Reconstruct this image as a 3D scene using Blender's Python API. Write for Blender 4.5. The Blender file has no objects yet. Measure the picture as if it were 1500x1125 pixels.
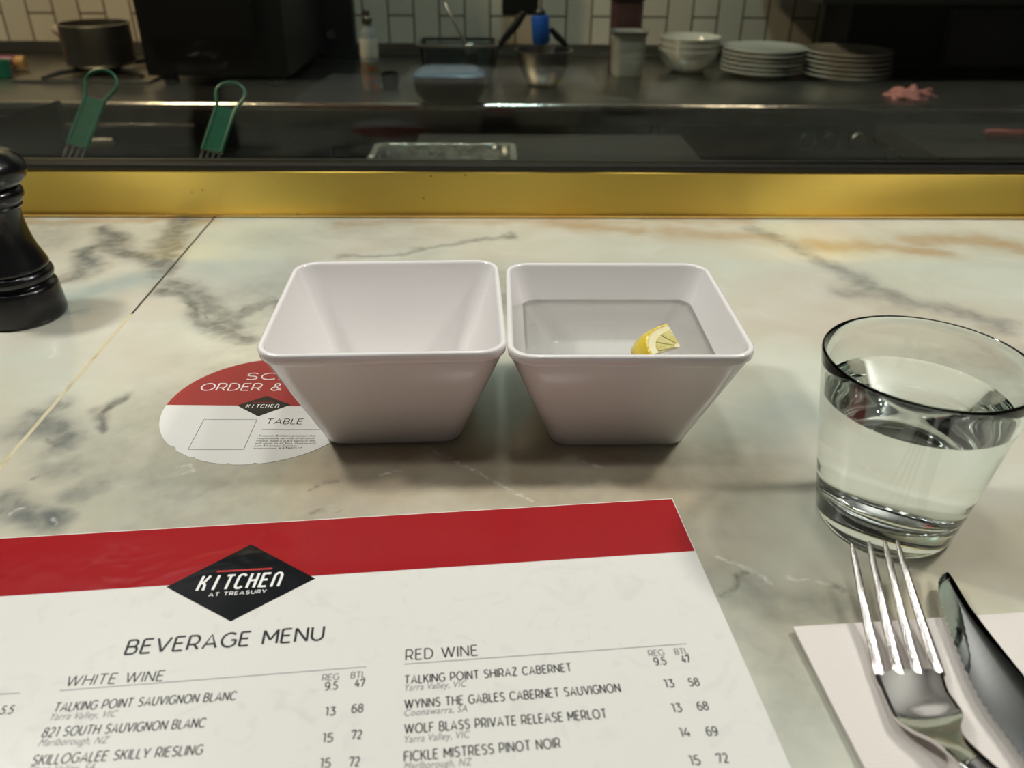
import bpy, bmesh, math, random
import numpy as np
from mathutils import Vector, Matrix, Quaternion

random.seed(7)
SC = bpy.context.scene
COL = SC.collection
PI = math.pi

# ------------------------------------------------------------------ camera
F_PX, PITCH, ROLL, CAM_H = 1193.2, 0.5236, 0.0095, 0.2467
_r = Vector((1, 0, 0)); _f = Vector((0, math.cos(PITCH), -math.sin(PITCH))); _u = _r.cross(_f)
CR = math.cos(ROLL) * _r + math.sin(ROLL) * _u
CU = -math.sin(ROLL) * _r + math.cos(ROLL) * _u
CF = _f
cam_d = bpy.data.cameras.new('camera'); cam = bpy.data.objects.new('camera', cam_d); COL.objects.link(cam)
cam.matrix_world = Matrix(((CR.x, CU.x, -CF.x, 0), (CR.y, CU.y, -CF.y, 0), (CR.z, CU.z, -CF.z, CAM_H), (0, 0, 0, 1)))
cam_d.sensor_width = 36.0; cam_d.lens = F_PX / 1500 * 36; cam_d.clip_start = 0.01
cam_d.dof.use_dof = True; cam_d.dof.focus_distance = 0.43; cam_d.dof.aperture_fstop = 11.0
SC.camera = cam

# ------------------------------------------------------------------ view, world, lights
SC.view_settings.view_transform = 'Standard'; SC.view_settings.look = 'None'
SC.view_settings.gamma = 1.0; SC.view_settings.use_curve_mapping = False
SC.view_settings.exposure = 0.0
try:
    SC.cycles.max_bounces = 24; SC.cycles.transmission_bounces = 16; SC.cycles.transparent_max_bounces = 16
    SC.cycles.glossy_bounces = 8; SC.cycles.diffuse_bounces = 5
    SC.cycles.sample_clamp_indirect = 6.0; SC.cycles.use_denoising = True
    SC.cycles.caustics_refractive = True; SC.cycles.caustics_reflective = True
    SC.cycles.blur_glossy = 0.3
except Exception:
    pass
W = bpy.data.worlds.new('room_light'); SC.world = W; W.use_nodes = True
W.node_tree.nodes['Background'].inputs[0].default_value = (1.0, 0.93, 0.84, 1)
W.node_tree.nodes['Background'].inputs[1].default_value = 0.30
_nt = W.node_tree; _tc = _nt.nodes.new('ShaderNodeTexCoord'); _sx = _nt.nodes.new('ShaderNodeSeparateXYZ'); _mr = _nt.nodes.new('ShaderNodeMapRange')
_mr.inputs[1].default_value = -0.15; _mr.inputs[2].default_value = 0.35; _mr.inputs[3].default_value = 0.01; _mr.inputs[4].default_value = 0.08
_nt.links.new(_tc.outputs['Generated'], _sx.inputs[0]); _nt.links.new(_sx.outputs['Z'], _mr.inputs[0]); _nt.links.new(_mr.outputs[0], _nt.nodes['Background'].inputs[1])

def lamp(name, kind, loc, power, color, size=0.05, target=None, size_y=None, caustic=False, spot=None, label=None):
    d = bpy.data.lights.new(name, kind); o = bpy.data.objects.new(name, d); COL.objects.link(o)
    o.location = loc; d.energy = power; d.color = color
    if kind == 'AREA':
        d.size = size
        if size_y: d.shape = 'RECTANGLE'; d.size_y = size_y
    else:
        d.shadow_soft_size = size
    if spot: d.spot_size = spot; d.spot_blend = 0.6
    if target is not None:
        v = Vector(target) - Vector(loc); o.rotation_euler = v.to_track_quat('-Z', 'Y').to_euler()
    if caustic:
        try: d.cycles.is_caustics_light = True
        except Exception: pass
    return o
# two pendants over the bar counter
for _x, _y in ((-0.80, 0.20), (0.05, 0.24), (0.85, 0.20), (-0.75, 0.68), (0.0, 0.66), (0.80, 0.68)):
    lamp('ceiling_spot', 'POINT', (_x, _y, 1.52), 8.2, (0.98, 1.0, 0.95), 0.07, caustic=True)
lamp('pendant_light', 'POINT', (-0.62, 0.53, 0.86), 18.0, (1.0, 0.98, 0.91), 0.045, caustic=True)
lamp('pendant_light', 'POINT', (0.66, 0.50, 0.86), 17.0, (1.0, 0.96, 0.88), 0.045, caustic=True)
# kitchen ceiling lights: warm over the range, cool over the pass, weak at the far end
lamp('kitchen_light', 'AREA', (-1.25, 1.55, 1.62), 25.0, (1.0, 0.80, 0.52), 0.25, (-1.15, 2.2, -0.1))
lamp('kitchen_light', 'AREA', (-0.02, 1.55, 1.62), 9.5, (0.70, 0.95, 0.92), 0.25, (0, 2.1, -0.1))
lamp('kitchen_light', 'AREA', (0.95, 1.55, 1.62), 4.5, (1.0, 0.82, 0.58), 0.25, (0.7, 2.2, -0.1))

# ------------------------------------------------------------------ helpers
def at(px, py, z=0.0):
    d = CF + CR * ((px - 750) / F_PX) - CU * ((py - 562.5) / F_PX)
    return Vector((0, 0, CAM_H)) + d * ((z - CAM_H) / d.z)
def atY(px, py, Y):
    d = CF + CR * ((px - 750) / F_PX) - CU * ((py - 562.5) / F_PX)
    return Vector((0, 0, CAM_H)) + d * (Y / d.y)
def lin(r, g, b):
    return tuple(((c / 255) / 12.92 if c / 255 <= 0.04045 else ((c / 255 + 0.055) / 1.055) ** 2.4) for c in (r, g, b)) + (1,)

def tag(o, label=None, cat=None, group=None, kind=None):
    if label: o['label'] = label
    if cat: o['category'] = cat
    if group: o['group'] = group
    if kind: o['kind'] = kind
    return o
def empty(name, loc=(0, 0, 0), rz=0, label=None, cat=None, group=None, kind=None):
    o = bpy.data.objects.new(name, None); COL.objects.link(o); o.location = loc; o.rotation_euler = (0, 0, rz)
    o.empty_display_size = 0.02
    return tag(o, label, cat, group, kind)
def obj(name, bm, m, parent=None, smooth=True, angle=40, loc=None, rz=0, mats=None):
    me = bpy.data.meshes.new(name)
    bmesh.ops.recalc_face_normals(bm, faces=bm.faces[:]) if getattr(bm, '_rn', True) is True and not mats == 'keep' else None
    bm.to_mesh(me); bm.free()
    return link(name, me, m, parent, smooth, angle, loc, rz)
def link(name, me, m, parent=None, smooth=True, angle=40, loc=None, rz=0):
    if m is not None:
        for k in (m if isinstance(m, (list, tuple)) else [m]): me.materials.append(k)
    if smooth:
        for p in me.polygons: p.use_smooth = True
        if angle:
            try: me.set_sharp_from_angle(angle=math.radians(angle))
            except Exception: pass
    o = bpy.data.objects.new(name, me); COL.objects.link(o)
    if parent: o.parent = parent
    if loc is not None: o.location = loc
    if rz: o.rotation_euler = (0, 0, rz)
    return o

def box(bm, lo, hi, bev=0.0, mat=None, mi=0):
    vs = [bm.verts.new((x, y, z)) for z in (lo[2], hi[2]) for y in (lo[1], hi[1]) for x in (lo[0], hi[0])]
    fs = [bm.faces.new([vs[i] for i in q]) for q in ((0, 2, 3, 1), (4, 5, 7, 6), (0, 1, 5, 4), (2, 6, 7, 3), (0, 4, 6, 2), (1, 3, 7, 5))]
    for f in fs: f.material_index = mi
    if bev > 0:
        es = list({e for f in fs for e in f.edges})
        r = bmesh.ops.bevel(bm, geom=es, offset=bev, segments=2, profile=0.7, affect='EDGES')
        vs = list({v for f in r['faces'] for v in f.verts} | {v for v in vs if v.is_valid})
    if mat is not None:
        bmesh.ops.transform(bm, matrix=mat, verts=vs)
    return vs
def lathe(bm, prof, n=48, c=(0, 0, 0), close=True, mi=0):
    rings = []
    for r, z in prof:
        if r < 1e-6: rings.append([bm.verts.new((c[0], c[1], c[2] + z))])
        else: rings.append([bm.verts.new((c[0] + r * math.cos(2 * PI * i / n), c[1] + r * math.sin(2 * PI * i / n), c[2] + z)) for i in range(n)])
    for a, b in zip(rings, rings[1:]):
        for i in range(n):
            j = (i + 1) % n
            if len(a) == 1 and len(b) == 1: continue
            if len(a) == 1: f = bm.faces.new((a[0], b[j], b[i]))
            elif len(b) == 1: f = bm.faces.new((a[i], a[j], b[0]))
            else: f = bm.faces.new((a[i], a[j], b[j], b[i]))
            f.material_index = mi
    return rings
def rounded_rect(hx, hy, r, n=6):
    out = []
    r = min(r, hx * .999, hy * .999)
    for k, (sx, sy) in enumerate(((1, 1), (-1, 1), (-1, -1), (1, -1))):
        for i in range(n + 1):
            a = PI / 2 * (k + i / n)
            out.append((sx * (hx - r) + r * math.cos(a), sy * (hy - r) + r * math.sin(a)))
    return out
def loft(bm, rings, cap0=False, cap1=False, mi=0):
    R = [[bm.verts.new(p) for p in ring] for ring in rings]
    n = len(R[0])
    for a, b in zip(R, R[1:]):
        for i in range(n):
            f = bm.faces.new((a[i], a[(i + 1) % n], b[(i + 1) % n], b[i])); f.material_index = mi
    if cap0: bm.faces.new(R[0][::-1]).material_index = mi
    if cap1: bm.faces.new(R[-1]).material_index = mi
    return R
def tube(bm, pts, rad, n=10, caps=True, flat=None):
    pts = [Vector(p) for p in pts]; k = len(pts)
    rads = rad if isinstance(rad, (list, tuple)) else [rad] * k
    T = []
    for i in range(k):
        T.append((pts[min(i + 1, k - 1)] - pts[max(i - 1, 0)]).normalized())
    up = Vector((0, 0, 1)) if abs(T[0].z) < .9 else Vector((0, 1, 0))
    s = T[0].cross(up).normalized(); rings = []
    for i in range(k):
        s = (s - T[i] * s.dot(T[i])).normalized(); w = T[i].cross(s)
        rr = rads[i]; ra, rb = rr if isinstance(rr, tuple) else (rr, rr)
        rings.append([pts[i] + s * (ra * math.cos(2 * PI * j / n)) + w * (rb * math.sin(2 * PI * j / n)) for j in range(n)])
    loft(bm, rings, caps, caps)
def prism(bm, poly, z0, z1):
    loft(bm, [[(p[0], p[1], z0) for p in poly], [(p[0], p[1], z1) for p in poly]], True, True)
def catmull(pts, per=8):
    pts = [Vector(p) for p in pts]; out = []
    P = [pts[0] * 2 - pts[1]] + pts + [pts[-1] * 2 - pts[-2]]
    for i in range(1, len(P) - 2):
        for k in range(per):
            t = k / per; a, b, c, d = P[i - 1], P[i], P[i + 1], P[i + 2]
            out.append(.5 * ((2 * b) + (c - a) * t + (2 * a - 5 * b + 4 * c - d) * t * t + (3 * b - a - 3 * c + d) * t ** 3))
    out.append(pts[-1]); return out

# ------------------------------------------------------------------ materials
def mat(name, color=(.8, .8, .8, 1), rough=.5, metal=0.0, spec=None, coat=0.0, coat_rough=.05, bump=None, trans=0.0, ior=None, aniso=0.0, sss=0.0, var=None):
    m = bpy.data.materials.new(name); m.use_nodes = True
    nt = m.node_tree; b = nt.nodes['Principled BSDF']
    b.inputs['Base Color'].default_value = color; b.inputs['Roughness'].default_value = rough; b.inputs['Metallic'].default_value = metal
    if spec is not None: b.inputs['Specular IOR Level'].default_value = spec
    if coat: b.inputs['Coat Weight'].default_value = coat; b.inputs['Coat Roughness'].default_value = coat_rough
    if ior: b.inputs['IOR'].default_value = ior
    if trans: b.inputs['Transmission Weight'].default_value = trans
    if sss:
        b.inputs['Subsurface Weight'].default_value = sss; b.inputs['Subsurface Scale'].default_value = .01
    tc = nt.nodes.new('ShaderNodeTexCoord')
    if aniso:
        b.inputs['Anisotropic Rotation'].default_value = .25
        b.inputs['Anisotropic'].default_value = aniso
        t = nt.nodes.new('ShaderNodeTangent'); t.direction_type = 'RADIAL'; t.axis = 'Z'
        nt.links.new(t.outputs[0], b.inputs['Tangent'])
    if bump:
        sc, st, dist = bump[:3]
        n = nt.nodes.new('ShaderNodeTexNoise'); n.inputs['Scale'].default_value = sc; n.inputs['Detail'].default_value = 4
        bp = nt.nodes.new('ShaderNodeBump'); bp.inputs['Strength'].default_value = st; bp.inputs['Distance'].default_value = dist
        if len(bump) > 3:
            mp = nt.nodes.new('ShaderNodeMapping'); mp.inputs['Scale'].default_value = bump[3]
            nt.links.new(tc.outputs['Object'], mp.inputs[0]); nt.links.new(mp.outputs[0], n.inputs['Vector'])
        else: nt.links.new(tc.outputs['Object'], n.inputs['Vector'])
        nt.links.new(n.outputs[0], bp.inputs['Height']); nt.links.new(bp.outputs[0], b.inputs['Normal'])
    if var:     # (scale, colour b, low, high [, stretch]) mottling
        n = nt.nodes.new('ShaderNodeTexNoise'); n.inputs['Scale'].default_value = var[0]; n.inputs['Detail'].default_value = 5
        if len(var) > 4:
            mp = nt.nodes.new('ShaderNodeMapping'); mp.inputs['Scale'].default_value = var[4]
            nt.links.new(tc.outputs['Object'], mp.inputs[0]); nt.links.new(mp.outputs[0], n.inputs['Vector'])
        else: nt.links.new(tc.outputs['Object'], n.inputs['Vector'])
        r = nt.nodes.new('ShaderNodeMapRange'); r.inputs[1].default_value = var[2]; r.inputs[2].default_value = var[3]
        mx = nt.nodes.new('ShaderNodeMix'); mx.data_type = 'RGBA'
        mx.inputs['A'].default_value = color; mx.inputs['B'].default_value = var[1]
        nt.links.new(n.outputs[0], r.inputs[0]); nt.links.new(r.outputs[0], mx.inputs['Factor']); nt.links.new(mx.outputs['Result'], b.inputs['Base Color'])
    return m
def glass(name, ior, color=(1, 1, 1, 1), rough=0.0):
    m = bpy.data.materials.new(name); m.use_nodes = True; nt = m.node_tree
    nt.nodes.clear()
    o = nt.nodes.new('ShaderNodeOutputMaterial'); g = nt.nodes.new('ShaderNodeBsdfGlass')
    g.inputs['IOR'].default_value = ior; g.inputs['Color'].default_value = color; g.inputs['Roughness'].default_value = rough
    nt.links.new(g.outputs[0], o.inputs[0]); return m

M = {}
M['melamine'] = mat('white_melamine', (.80, .77, .76, 1), .16, spec=.5, coat=.3, coat_rough=.05, var=(9, (.76, .73, .72, 1), .35, .7))
M['black_wood'] = mat('black_lacquered_wood', (.006, .006, .007, 1), .22, spec=.5, coat=.12, coat_rough=.15, bump=(60, .08, .001, (1, 1, .2)))
M['steel'] = mat('polished_steel', (.62, .60, .58, 1), .10, 1.0, bump=(900, .05, .0003))
M['steel_worn'] = mat('worn_steel', (.66, .63, .61, 1), .20, 1.0, bump=(1500, .5, .0004))
M['blade'] = mat('blade_steel', (.42, .44, .44, 1), .04, 1.0, bump=(120, .02, .0003), var=(90, (.42, .44, .44, 1), .45, .7))
M['brushed'] = mat('brushed_steel', (.42, .40, .37, 1), .32, 1.0, bump=(40, .2, .001, (1, 20, 20)), var=(5, (.30, .29, .27, 1), .4, .7))
M['dark_steel'] = mat('dark_brushed_steel', (.16, .16, .15, 1), .38, 1.0, bump=(40, .2, .001, (1, 20, 20)), var=(4, (.10, .10, .095, 1), .4, .7))
M['nose'] = mat('bright_steel_edge', (.75, .72, .66, 1), .16, 1.0, bump=(60, .4, .001, (1, 4, 4)))
M['pale_plastic'] = mat('pale_grey_plastic', (.42, .42, .39, 1), .3, bump=(40, .1, .001))
M['stick'] = mat('pale_steel_handle', (.62, .55, .45, 1), .3, .4, bump=(80, .1, .001))
M['bench_steel'] = mat('bench_steel', (.40, .38, .34, 1), .28, 1.0, bump=(30, .2, .001, (1, 20, 1)), var=(6, (.22, .21, .19, 1), .35, .7))
M['black'] = mat('black_plastic', (.008, .008, .008, 1), .35, bump=(80, .1, .001))
M['black_matte'] = mat('black_enamel', (.006, .006, .006, 1), .5, bump=(60, .1, .001))
M['rubber'] = mat('black_rubber_seal', (.004, .004, .004, 1), .45, bump=(30, .3, .001, (1, 8, 8)))
M['cast_iron'] = mat('cast_iron', (.012, .012, .012, 1), .6, bump=(200, .4, .002))
M['green'] = mat('green_plastic_grip', (.015, .17, .10, 1), .32, spec=.6, bump=(80, .1, .001), var=(40, (.03, .22, .14, 1), .4, .7))
M['wire'] = mat('chromed_wire', (.62, .64, .62, 1), .2, 1.0, bump=(200, .1, .0005))
M['china'] = mat('white_china', (.70, .68, .62, 1), .18, coat=.3, var=(20, (.64, .62, .56, 1), .4, .7))
M['paper_white'] = None
M['red_cloth'] = mat('pink_cloth', (.62, .24, .22, 1), .8, bump=(120, .5, .004), var=(30, (.40, .13, .13, 1), .4, .65))
M['blue'] = mat('blue_plastic', (.02, .11, .50, 1), .35, bump=(80, .1, .001))
M['purple'] = mat('plum_plastic', (.18, .03, .09, 1), .4, bump=(80, .1, .001))
M['wood_tip'] = mat('pale_wood', (.55, .32, .12, 1), .5, bump=(90, .2, .001, (1, 8, 8)))
M['red_plastic'] = mat('red_plastic', (.20, .02, .015, 1), .35, bump=(80, .1, .001))
M['clear'] = None
M['lemon_rind'] = mat('lemon_rind', (.78, .56, .03, 1), .25, spec=.6, coat=.4, bump=(620, .55, .0006), var=(150, (.85, .66, .08, 1), .4, .65))
M['lemon_pith'] = mat('lemon_pith', (.86, .80, .52, 1), .5, bump=(300, .3, .0005), var=(200, (.78, .70, .34, 1), .4, .7))
M['lemon_pulp'] = mat('lemon_pulp', (.66, .58, .20, 1), .2, spec=.6, coat=.3, bump=(500, .5, .0005), var=(260, (.78, .72, .38, 1), .4, .7))
M['ink'] = mat('black_ink', (.012, .013, .016, 1), .4, bump=(300, .05, .0002))
M['ink_grey'] = mat('grey_ink', (.16, .16, .17, 1), .45, bump=(300, .05, .0002))
M['ink_white'] = mat('white_ink', (.86, .85, .82, 1), .4, bump=(300, .05, .0002))
M['ink_red'] = mat('red_ink', (.50, .03, .03, 1), .4, bump=(300, .05, .0002))
M['dark_wall'] = mat('dark_painted_panel', (.02, .019, .017, 1), .6, bump=(20, .1, .002))
M['bulkhead_added'] = mat('dark_unseen_bulkhead', (.008, .0078, .007, 1), .5, bump=(20, .1, .002))
M['floor'] = mat('dark_tile_floor', (.05, .045, .04, 1), .4, bump=(15, .3, .004))
M['ceil'] = mat('dark_ceiling_paint', (.018, .017, .015, 1), .8, bump=(15, .2, .003))
M['base_panel'] = mat('dark_timber_panel', (.05, .035, .025, 1), .5, bump=(12, .3, .002, (1, 1, .2)))
M['grout_gold'] = mat('pale_brass_strip', (.80, .72, .50, 1), .3, .3, var=(60, (.55, .45, .26, 1), .5, .8))
M['grout_dark'] = mat('dark_joint_filler', (.035, .028, .02, 1), .6, bump=(300, .3, .001))
M['lid_blue'] = mat('blue_tinted_lid', (.10, .16, .24, 1), .2, spec=.6, bump=(40, .3, .002))

def gloss_paper(name, color, dent=.25, scale=22, rough=.22, spec=.5):
    m = mat(name, color, rough, spec=spec); nt = m.node_tree; b = nt.nodes['Principled BSDF']
    tc = nt.nodes.new('ShaderNodeTexCoord')
    n1 = nt.nodes.new('ShaderNodeTexNoise'); n1.inputs['Scale'].default_value = scale; n1.inputs['Detail'].default_value = 2; n1.inputs['Distortion'].default_value = 1.2
    n2 = nt.nodes.new('ShaderNodeTexVoronoi'); n2.feature = 'SMOOTH_F1'; n2.inputs['Scale'].default_value = scale * 1.5
    mm = nt.nodes.new('ShaderNodeMath'); mm.operation = 'MULTIPLY_ADD'; mm.inputs[1].default_value = .35
    nt.links.new(tc.outputs['Object'], n1.inputs['Vector']); nt.links.new(tc.outputs['Object'], n2.inputs['Vector'])
    nt.links.new(n2.outputs[0], mm.inputs[0]); nt.links.new(n1.outputs[0], mm.inputs[2])
    bp = nt.nodes.new('ShaderNodeBump'); bp.inputs['Strength'].default_value = dent; bp.inputs['Distance'].default_value = .0022
    nt.links.new(mm.outputs[0], bp.inputs['Height']); nt.links.new(bp.outputs[0], b.inputs['Normal'])
    # faint worn smudges
    n3 = nt.nodes.new('ShaderNodeTexNoise'); n3.inputs['Scale'].default_value = 55; n3.inputs['Detail'].default_value = 6; n3.inputs['Distortion'].default_value = 2
    r = nt.nodes.new('ShaderNodeMapRange'); r.inputs[1].default_value = .56; r.inputs[2].default_value = .80; r.inputs[4].default_value = .35
    mx = nt.nodes.new('ShaderNodeMix'); mx.data_type = 'RGBA'; mx.inputs['A'].default_value = color
    mx.inputs['B'].default_value = tuple(c * .72 for c in color[:3]) + (1,)
    nt.links.new(tc.outputs['Object'], n3.inputs['Vector']); nt.links.new(n3.outputs[0], r.inputs[0]); nt.links.new(r.outputs[0], mx.inputs['Factor'])
    nt.links.new(mx.outputs['Result'], b.inputs['Base Color'])
    return m
M['menu_white'] = gloss_paper('menu_card', (.74, .73, .69, 1), .18)
M['menu_red'] = gloss_paper('menu_red_print', (.34, .014, .018, 1), .40, rough=.18)
M['menu_black'] = gloss_paper('menu_black_print', (.008, .009, .011, 1), .5, rough=.16)
M['sticker_white'] = mat('vinyl_white', (.76, .75, .72, 1), .35, bump=(200, .05, .0003))
M['sticker_red'] = mat('vinyl_red', (.36, .035, .035, 1), .38, bump=(200, .05, .0003))
M['sticker_black'] = mat('vinyl_black', (.010, .012, .013, 1), .35, bump=(200, .05, .0003))

def napkin_mat():
    m = mat('embossed_paper_napkin', (.72, .67, .63, 1), .85); nt = m.node_tree; b = nt.nodes['Principled BSDF']
    tc = nt.nodes.new('ShaderNodeTexCoord'); v = nt.nodes.new('ShaderNodeTexVoronoi'); v.inputs['Scale'].default_value = 620
    v.inputs['Randomness'].default_value = .25
    bp = nt.nodes.new('ShaderNodeBump'); bp.inputs['Strength'].default_value = .35; bp.inputs['Distance'].default_value = .0005
    nt.links.new(tc.outputs['Object'], v.inputs['Vector']); nt.links.new(v.outputs[0], bp.inputs['Height']); nt.links.new(bp.outputs[0], b.inputs['Normal'])
    return m
M['napkin'] = napkin_mat()

def brass_mat():
    m = mat('brushed_brass', (.66, .475, .105, 1), .40, 1.0, aniso=.93); nt = m.node_tree; b = nt.nodes['Principled BSDF']
    tc = nt.nodes.new('ShaderNodeTexCoord'); mp = nt.nodes.new('ShaderNodeMapping'); mp.inputs['Scale'].default_value = (2, 2, 260)
    n = nt.nodes.new('ShaderNodeTexNoise'); n.inputs['Scale'].default_value = 4; n.inputs['Detail'].default_value = 3
    r = nt.nodes.new('ShaderNodeMapRange'); r.inputs[3].default_value = .36; r.inputs[4].default_value = .46
    nt.links.new(tc.outputs['Object'], mp.inputs[0]); nt.links.new(mp.outputs[0], n.inputs['Vector']); nt.links.new(n.outputs[0], r.inputs[0]); nt.links.new(r.outputs[0], b.inputs['Roughness'])
    # small dark specks of tarnish
    v = nt.nodes.new('ShaderNodeTexVoronoi'); v.inputs['Scale'].default_value = 70
    ns = nt.nodes.new('ShaderNodeTexNoise'); ns.inputs['Scale'].default_value = 9
    r2 = nt.nodes.new('ShaderNodeMapRange'); r2.inputs[1].default_value = .045; r2.inputs[2].default_value = .085; r2.inputs[3].default_value = 1; r2.inputs[4].default_value = 0
    r3 = nt.nodes.new('ShaderNodeMapRange'); r3.inputs[1].default_value = .56; r3.inputs[2].default_value = .62
    ml = nt.nodes.new('ShaderNodeMath'); ml.operation = 'MULTIPLY'
    mx = nt.nodes.new('ShaderNodeMix'); mx.data_type = 'RGBA'; mx.inputs['A'].default_value = (.66, .475, .105, 1); mx.inputs['B'].default_value = (.16, .10, .03, 1)
    for t in (v, ns): nt.links.new(tc.outputs['Object'], t.inputs['Vector'])
    nt.links.new(v.outputs[0], r2.inputs[0]); nt.links.new(ns.outputs[0], r3.inputs[0]); nt.links.new(r2.outputs[0], ml.inputs[0]); nt.links.new(r3.outputs[0], ml.inputs[1])
    nt.links.new(ml.outputs[0], mx.inputs['Factor']); nt.links.new(mx.outputs['Result'], b.inputs['Base Color'])
    return m
M['brass'] = brass_mat()
M['brass_lip'] = mat('polished_brass', (.80, .56, .20, 1), .22, 1.0, bump=(60, .2, .001))

def pane_mat():
    m = bpy.data.materials.new('window_glass'); m.use_nodes = True; nt = m.node_tree; nt.nodes.clear()
    o = nt.nodes.new('ShaderNodeOutputMaterial'); t = nt.nodes.new('ShaderNodeBsdfTransparent'); g = nt.nodes.new('ShaderNodeBsdfGlossy')
    t.inputs[0].default_value = (.88, .90, .88, 1); g.inputs['Roughness'].default_value = .0; g.inputs[0].default_value = (.60, .63, .62, 1)
    fr = nt.nodes.new('ShaderNodeFresnel'); fr.inputs[0].default_value = 1.5
    mx = nt.nodes.new('ShaderNodeMixShader'); nt.links.new(fr.outputs[0], mx.inputs[0]); nt.links.new(t.outputs[0], mx.inputs[1]); nt.links.new(g.outputs[0], mx.inputs[2])
    # a thin film of grease and specks
    d = nt.nodes.new('ShaderNodeBsdfDiffuse'); d.inputs[0].default_value = (.7, .72, .70, 1)
    tc = nt.nodes.new('ShaderNodeTexCoord'); n = nt.nodes.new('ShaderNodeTexNoise'); n.inputs['Scale'].default_value = 7; n.inputs['Detail'].default_value = 6
    r = nt.nodes.new('ShaderNodeMapRange'); r.inputs[1].default_value = .4; r.inputs[2].default_value = .8; r.inputs[4].default_value = .0025
    m2 = nt.nodes.new('ShaderNodeMixShader')
    nt.links.new(tc.outputs['Object'], n.inputs['Vector']); nt.links.new(n.outputs[0], r.inputs[0]); nt.links.new(r.outputs[0], m2.inputs[0])
    nt.links.new(mx.outputs[0], m2.inputs[1]); nt.links.new(d.outputs[0], m2.inputs[2]); nt.links.new(m2.outputs[0], o.inputs[0])
    return m
M['pane'] = pane_mat()

def clear_plastic():
    m = bpy.data.materials.new('clear_plastic'); m.use_nodes = True; nt = m.node_tree; nt.nodes.clear()
    o = nt.nodes.new('ShaderNodeOutputMaterial'); t = nt.nodes.new('ShaderNodeBsdfTransparent'); g = nt.nodes.new('ShaderNodeBsdfGlossy')
    t.inputs[0].default_value = (.76, .80, .81, 1); g.inputs['Roughness'].default_value = .15
    fr = nt.nodes.new('ShaderNodeFresnel'); fr.inputs[0].default_value = 1.6
    mx = nt.nodes.new('ShaderNodeMixShader'); nt.links.new(fr.outputs[0], mx.inputs[0]); nt.links.new(t.outputs[0], mx.inputs[1]); nt.links.new(g.outputs[0], mx.inputs[2])
    nt.links.new(mx.outputs[0], o.inputs[0]); return m
M['clear'] = clear_plastic()
M['tumbler'] = glass('tumbler_glass', 1.5, (.97, .99, .98, 1))
M['water'] = glass('water_surface', 1.333, (.985, 1, .99, 1))
M['water_in_glass'] = glass('water_against_glass', 1.333 / 1.5, (.99, 1, 1, 1))

def tile_mat():
    m = mat('cream_wall_tile', (.60, .55, .46, 1), .25, spec=.5); nt = m.node_tree; b = nt.nodes['Principled BSDF']
    tc = nt.nodes.new('ShaderNodeTexCoord'); mp = nt.nodes.new('ShaderNodeMapping'); mp.inputs['Rotation'].default_value = (PI / 2, 0, PI / 2)
    sx = nt.nodes.new('ShaderNodeSeparateXYZ'); cb = nt.nodes.new('ShaderNodeCombineXYZ')
    nt.links.new(tc.outputs['Object'], sx.inputs[0]); nt.links.new(sx.outputs['Z'], cb.inputs['X']); nt.links.new(sx.outputs['X'], cb.inputs['Y'])
    br = nt.nodes.new('ShaderNodeTexBrick'); br.offset = .5; br.squash = 1
    br.inputs['Scale'].default_value = 1; br.inputs['Brick Width'].default_value = .165; br.inputs['Row Height'].default_value = .0705
    br.inputs['Mortar Size'].default_value = .0028; br.inputs['Mortar Smooth'].default_value = .2
    br.inputs['Color1'].default_value = (.62, .57, .48, 1); br.inputs['Color2'].default_value = (.55, .50, .42, 1); br.inputs['Mortar'].default_value = (.13, .10, .075, 1)
    nt.links.new(cb.outputs[0], br.inputs['Vector']); nt.links.new(br.outputs['Color'], b.inputs['Base Color'])
    bp = nt.nodes.new('ShaderNodeBump'); bp.inputs['Strength'].default_value = .6; bp.inputs['Distance'].default_value = .002; bp.invert = True
    nt.links.new(br.outputs['Fac'], bp.inputs['Height']); nt.links.new(bp.outputs[0], b.inputs['Normal'])
    return m
M['tile'] = tile_mat()

# ------------------------------------------------------------------ marble counter
def vnoise(x, y, seed):
    rs = np.random.RandomState(seed); G = rs.rand(256, 256)
    xi = np.floor(x).astype(int); yi = np.floor(y).astype(int); fx = x - xi; fy = y - yi
    fx = fx * fx * (3 - 2 * fx); fy = fy * fy * (3 - 2 * fy); g = lambda a, b: G[a % 256, b % 256]
    return (g(xi, yi) * (1 - fx) + g(xi + 1, yi) * fx) * (1 - fy) + (g(xi, yi + 1) * (1 - fx) + g(xi + 1, yi + 1) * fx) * fy
def fbm(x, y, seed, o=4):
    s = 0; a = .5
    for i in range(o): s = s + a * vnoise(x * 2 ** i, y * 2 ** i, seed + i); a *= .5
    return s / (1 - .5 ** o)
def poly_dist(X, Y, pts):
    D = np.full(X.shape, 9.0)
    for (ax, ay), (bx, by) in zip(pts, pts[1:]):
        dx, dy = bx - ax, by - ay; L = dx * dx + dy * dy + 1e-12
        t = np.clip(((X - ax) * dx + (Y - ay) * dy) / L, 0, 1)
        D = np.minimum(D, np.hypot(X - ax - t * dx, Y - ay - t * dy))
    return D
def px_line(scale, ox, oy, pts):
    return [tuple(at(ox + x / scale, oy + y / scale)[:2]) for x, y in pts]

SEAM_A = at(312, 321); SEAM_B = at(0, 685)
EDGE = lambda x: 0.738 + 0.0225 * x      # line of the brass strip

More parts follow.
